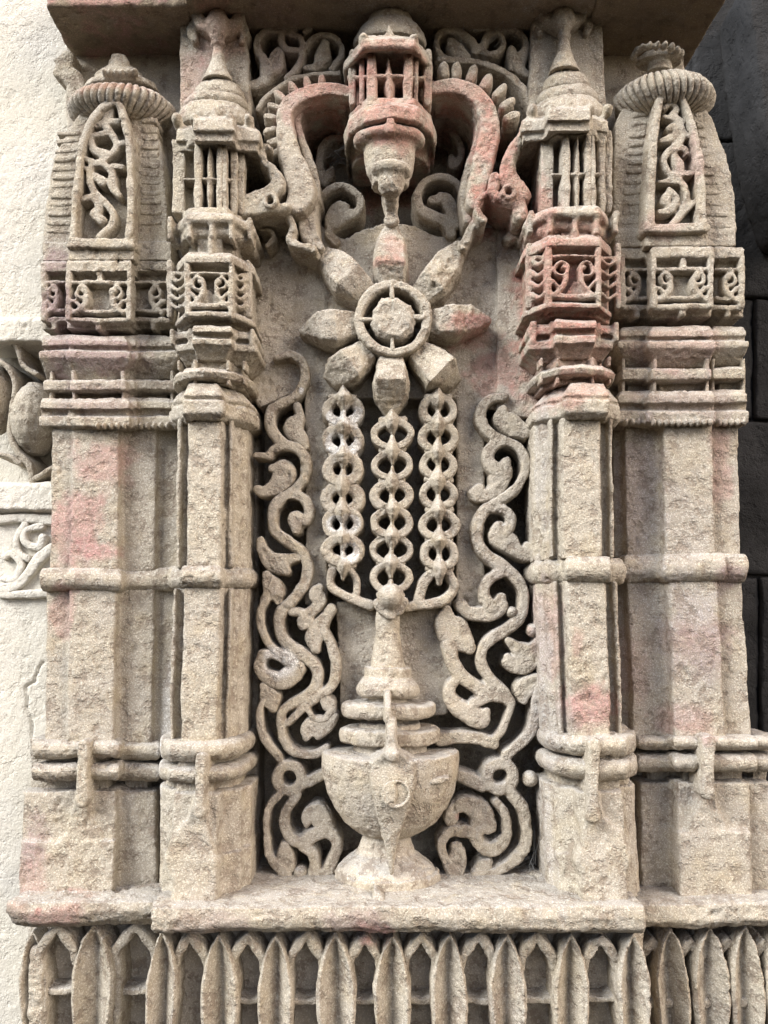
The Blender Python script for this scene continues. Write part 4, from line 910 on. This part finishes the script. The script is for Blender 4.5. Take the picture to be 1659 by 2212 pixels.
# ------------------------------------------------------------------ carved strip on the pale wall
rt = root('wall_carving', 'strip of leafy carving set into the pale wall', 'carving', (55, 1275, -.06))
make('ledge', B().loft([(684,-60,118,-.024),(692,-60,118,-.018),(738,-60,118,-.018),(746,-60,118,-.03)], -.09, 'sq'), LEFT, rt, vox=.0024)
make('ledge', B().loft([(1040,-60,118,-.030),(1046,-60,118,-.020),(1100,-60,118,-.018),(1108,-60,118,-.03)], -.09, 'sq'), LEFT, rt, vox=.0024)
make('fruit', B().blob(250, 830, 160, 265, -.055, .045, r='LW'), TAN, rt, vox=.0022)
make('fruit', B().blob(-30, 690, 130, 250, -.06, .045, r='LW'), TAN, rt, vox=.0022)
for st in ([(80,290,60),(120,360,40),(160,470,42),(250,530,40)],[(-10,440,40),(60,500,40),(95,620,40),(70,800,45),(60,950,50),(110,1080,55),(190,1170,60),(215,1290,50)],[(215,1270,45),(300,1230,45),(370,1190,50)],[(-20,1090,50),(60,1110,45),(130,1160,45)]):
    make('tendril', B().stroke(st, -.028, -.11, r='LW'), TAN, rt, vox=.0018)
b = B().box(-60, 1108, 118, 1283, -.08, -.044)
make('lower_panel', b, LEFT, rt, vox=.0024)
for st in ([(175,1590,60),(110,1700,50),(130,1800,50),(190,1840,60)],[(290,1600,60),(170,1640,50),(175,1730,60),(270,1760,60),(300,1690,60)],[(20,1830,50),(70,1800,50),(140,1880,60),(90,1990,60),(10,1980,50)],[(360,1760,70),(260,1850,90),(180,1960,80),(60,2040,90),(-40,2050,80)],[(-30,1560,70),(180,1550,70),(400,1560,80)],[(-20,2090,60),(200,2085,60),(400,2080,60)]):
    make('scroll', B().stroke(st, -.026, -.06, r='LW'), LEFT, rt, vox=.0018)
rt = root('broken_bracket', 'broken stone bracket on the pale wall under the eave edge', 'bracket', (170, 240, -.035))
b = B()
for st in ([(440,380,110),(420,450,120),(480,520,130),(520,610,120)],[(380,480,60),(440,500,90)],[(380,390,40),(450,360,70)],[(470,600,100),(510,700,90)]): b.stroke(st, -.004, -.06, r='A')
make('scroll_stub', b, TAN, rt, rough=1.6)

# ------------------------------------------------------------------ small litter: crumb on the ledge, cobweb wisps
rt = root('clay_crumb', 'small pinkish pointed crumb leaning against the vase foot', 'crumb', (828, 1945, .10))
make('crumb_body', B().stroke([(815,1118,10,.100),(830,1150,50,.104),(835,1185,90,.108)], .104, .075, r='Kk', spline=False), TAN, rt, vox=.0012, rough=.5)
WEB = bpy.data.materials.new("cobweb"); WEB.use_nodes = True
wb_ = WEB.node_tree.nodes['Principled BSDF']; wb_.inputs['Base Color'].default_value = (.55,.55,.53,1); wb_.inputs['Roughness'].default_value = 1; wb_.inputs['Alpha'].default_value = .55
def cobweb(label, spans, n, px, grp):
    q = P(*px); e = thing('cobweb', label, 'cobweb', q, grp); cu = bpy.data.curves.new('strands', 'CURVE'); cu.dimensions = '3D'
    cu.bevel_depth = .00016; cu.bevel_resolution = 0
    for (a, c) in spans:
        A_, C_ = Vector(P(*a)), Vector(P(*c))
        for k in range(n):
            j = lambda f: Vector((random.gauss(0, f), random.gauss(0, f), random.gauss(0, f)))
            p0, p3 = A_ + j(.006), C_ + j(.006); sp_ = cu.splines.new('POLY'); sp_.points.add(6)
            sag = random.uniform(.0, .008); mid = j(.004)
            for i in range(7):
                t = i / 6; v = p0.lerp(p3, t) + mid * math.sin(math.pi * t) - Vector((0, 0, sag * math.sin(math.pi * t))) - Vector(q) + j(.0006)
                sp_.points[i].co = (*v, 1)
    tmp = bpy.data.objects.new('strands', cu); COL.objects.link(tmp)
    me = bpy.data.meshes.new_from_object(tmp.evaluated_get(bpy.context.evaluated_depsgraph_get())); bpy.data.objects.remove(tmp)
    me.materials.clear(); me.materials.append(WEB)
    o = bpy.data.objects.new('strands', me); COL.objects.link(o); o.parent = e
cobweb('wisp of grey cobweb in the niche corner by the reddish column foot', [((1150,1860,.005),(1100,1890,.015)),((1165,1800,.0),(1140,1880,.01)),((1160,1890,.01),(1060,1905,.01))], 7, (1150,1890,.0), None)
cobweb('wisp of grey cobweb under the hanging pavilion inside the arch', [((760,310,.02),(700,345,-.02)),((745,300,.02),(722,350,-.02)),((715,335,-.02),(760,345,.0))], 6, (730,340,.0), None)
cobweb('wisp of grey cobweb strung from the eave to the leaf scroll', [((1000,60,.03),(985,110,.03)),((1080,60,.03),(1060,100,.03)),((995,75,.03),(1040,130,.03))], 4, (1000,100,.03), None)

# strip the working property
for o in bpy.data.objects:
    if '_base' in o: del o['_base']
print("TRIANGLES", TRI[0], "OBJECTS", len(bpy.data.objects))
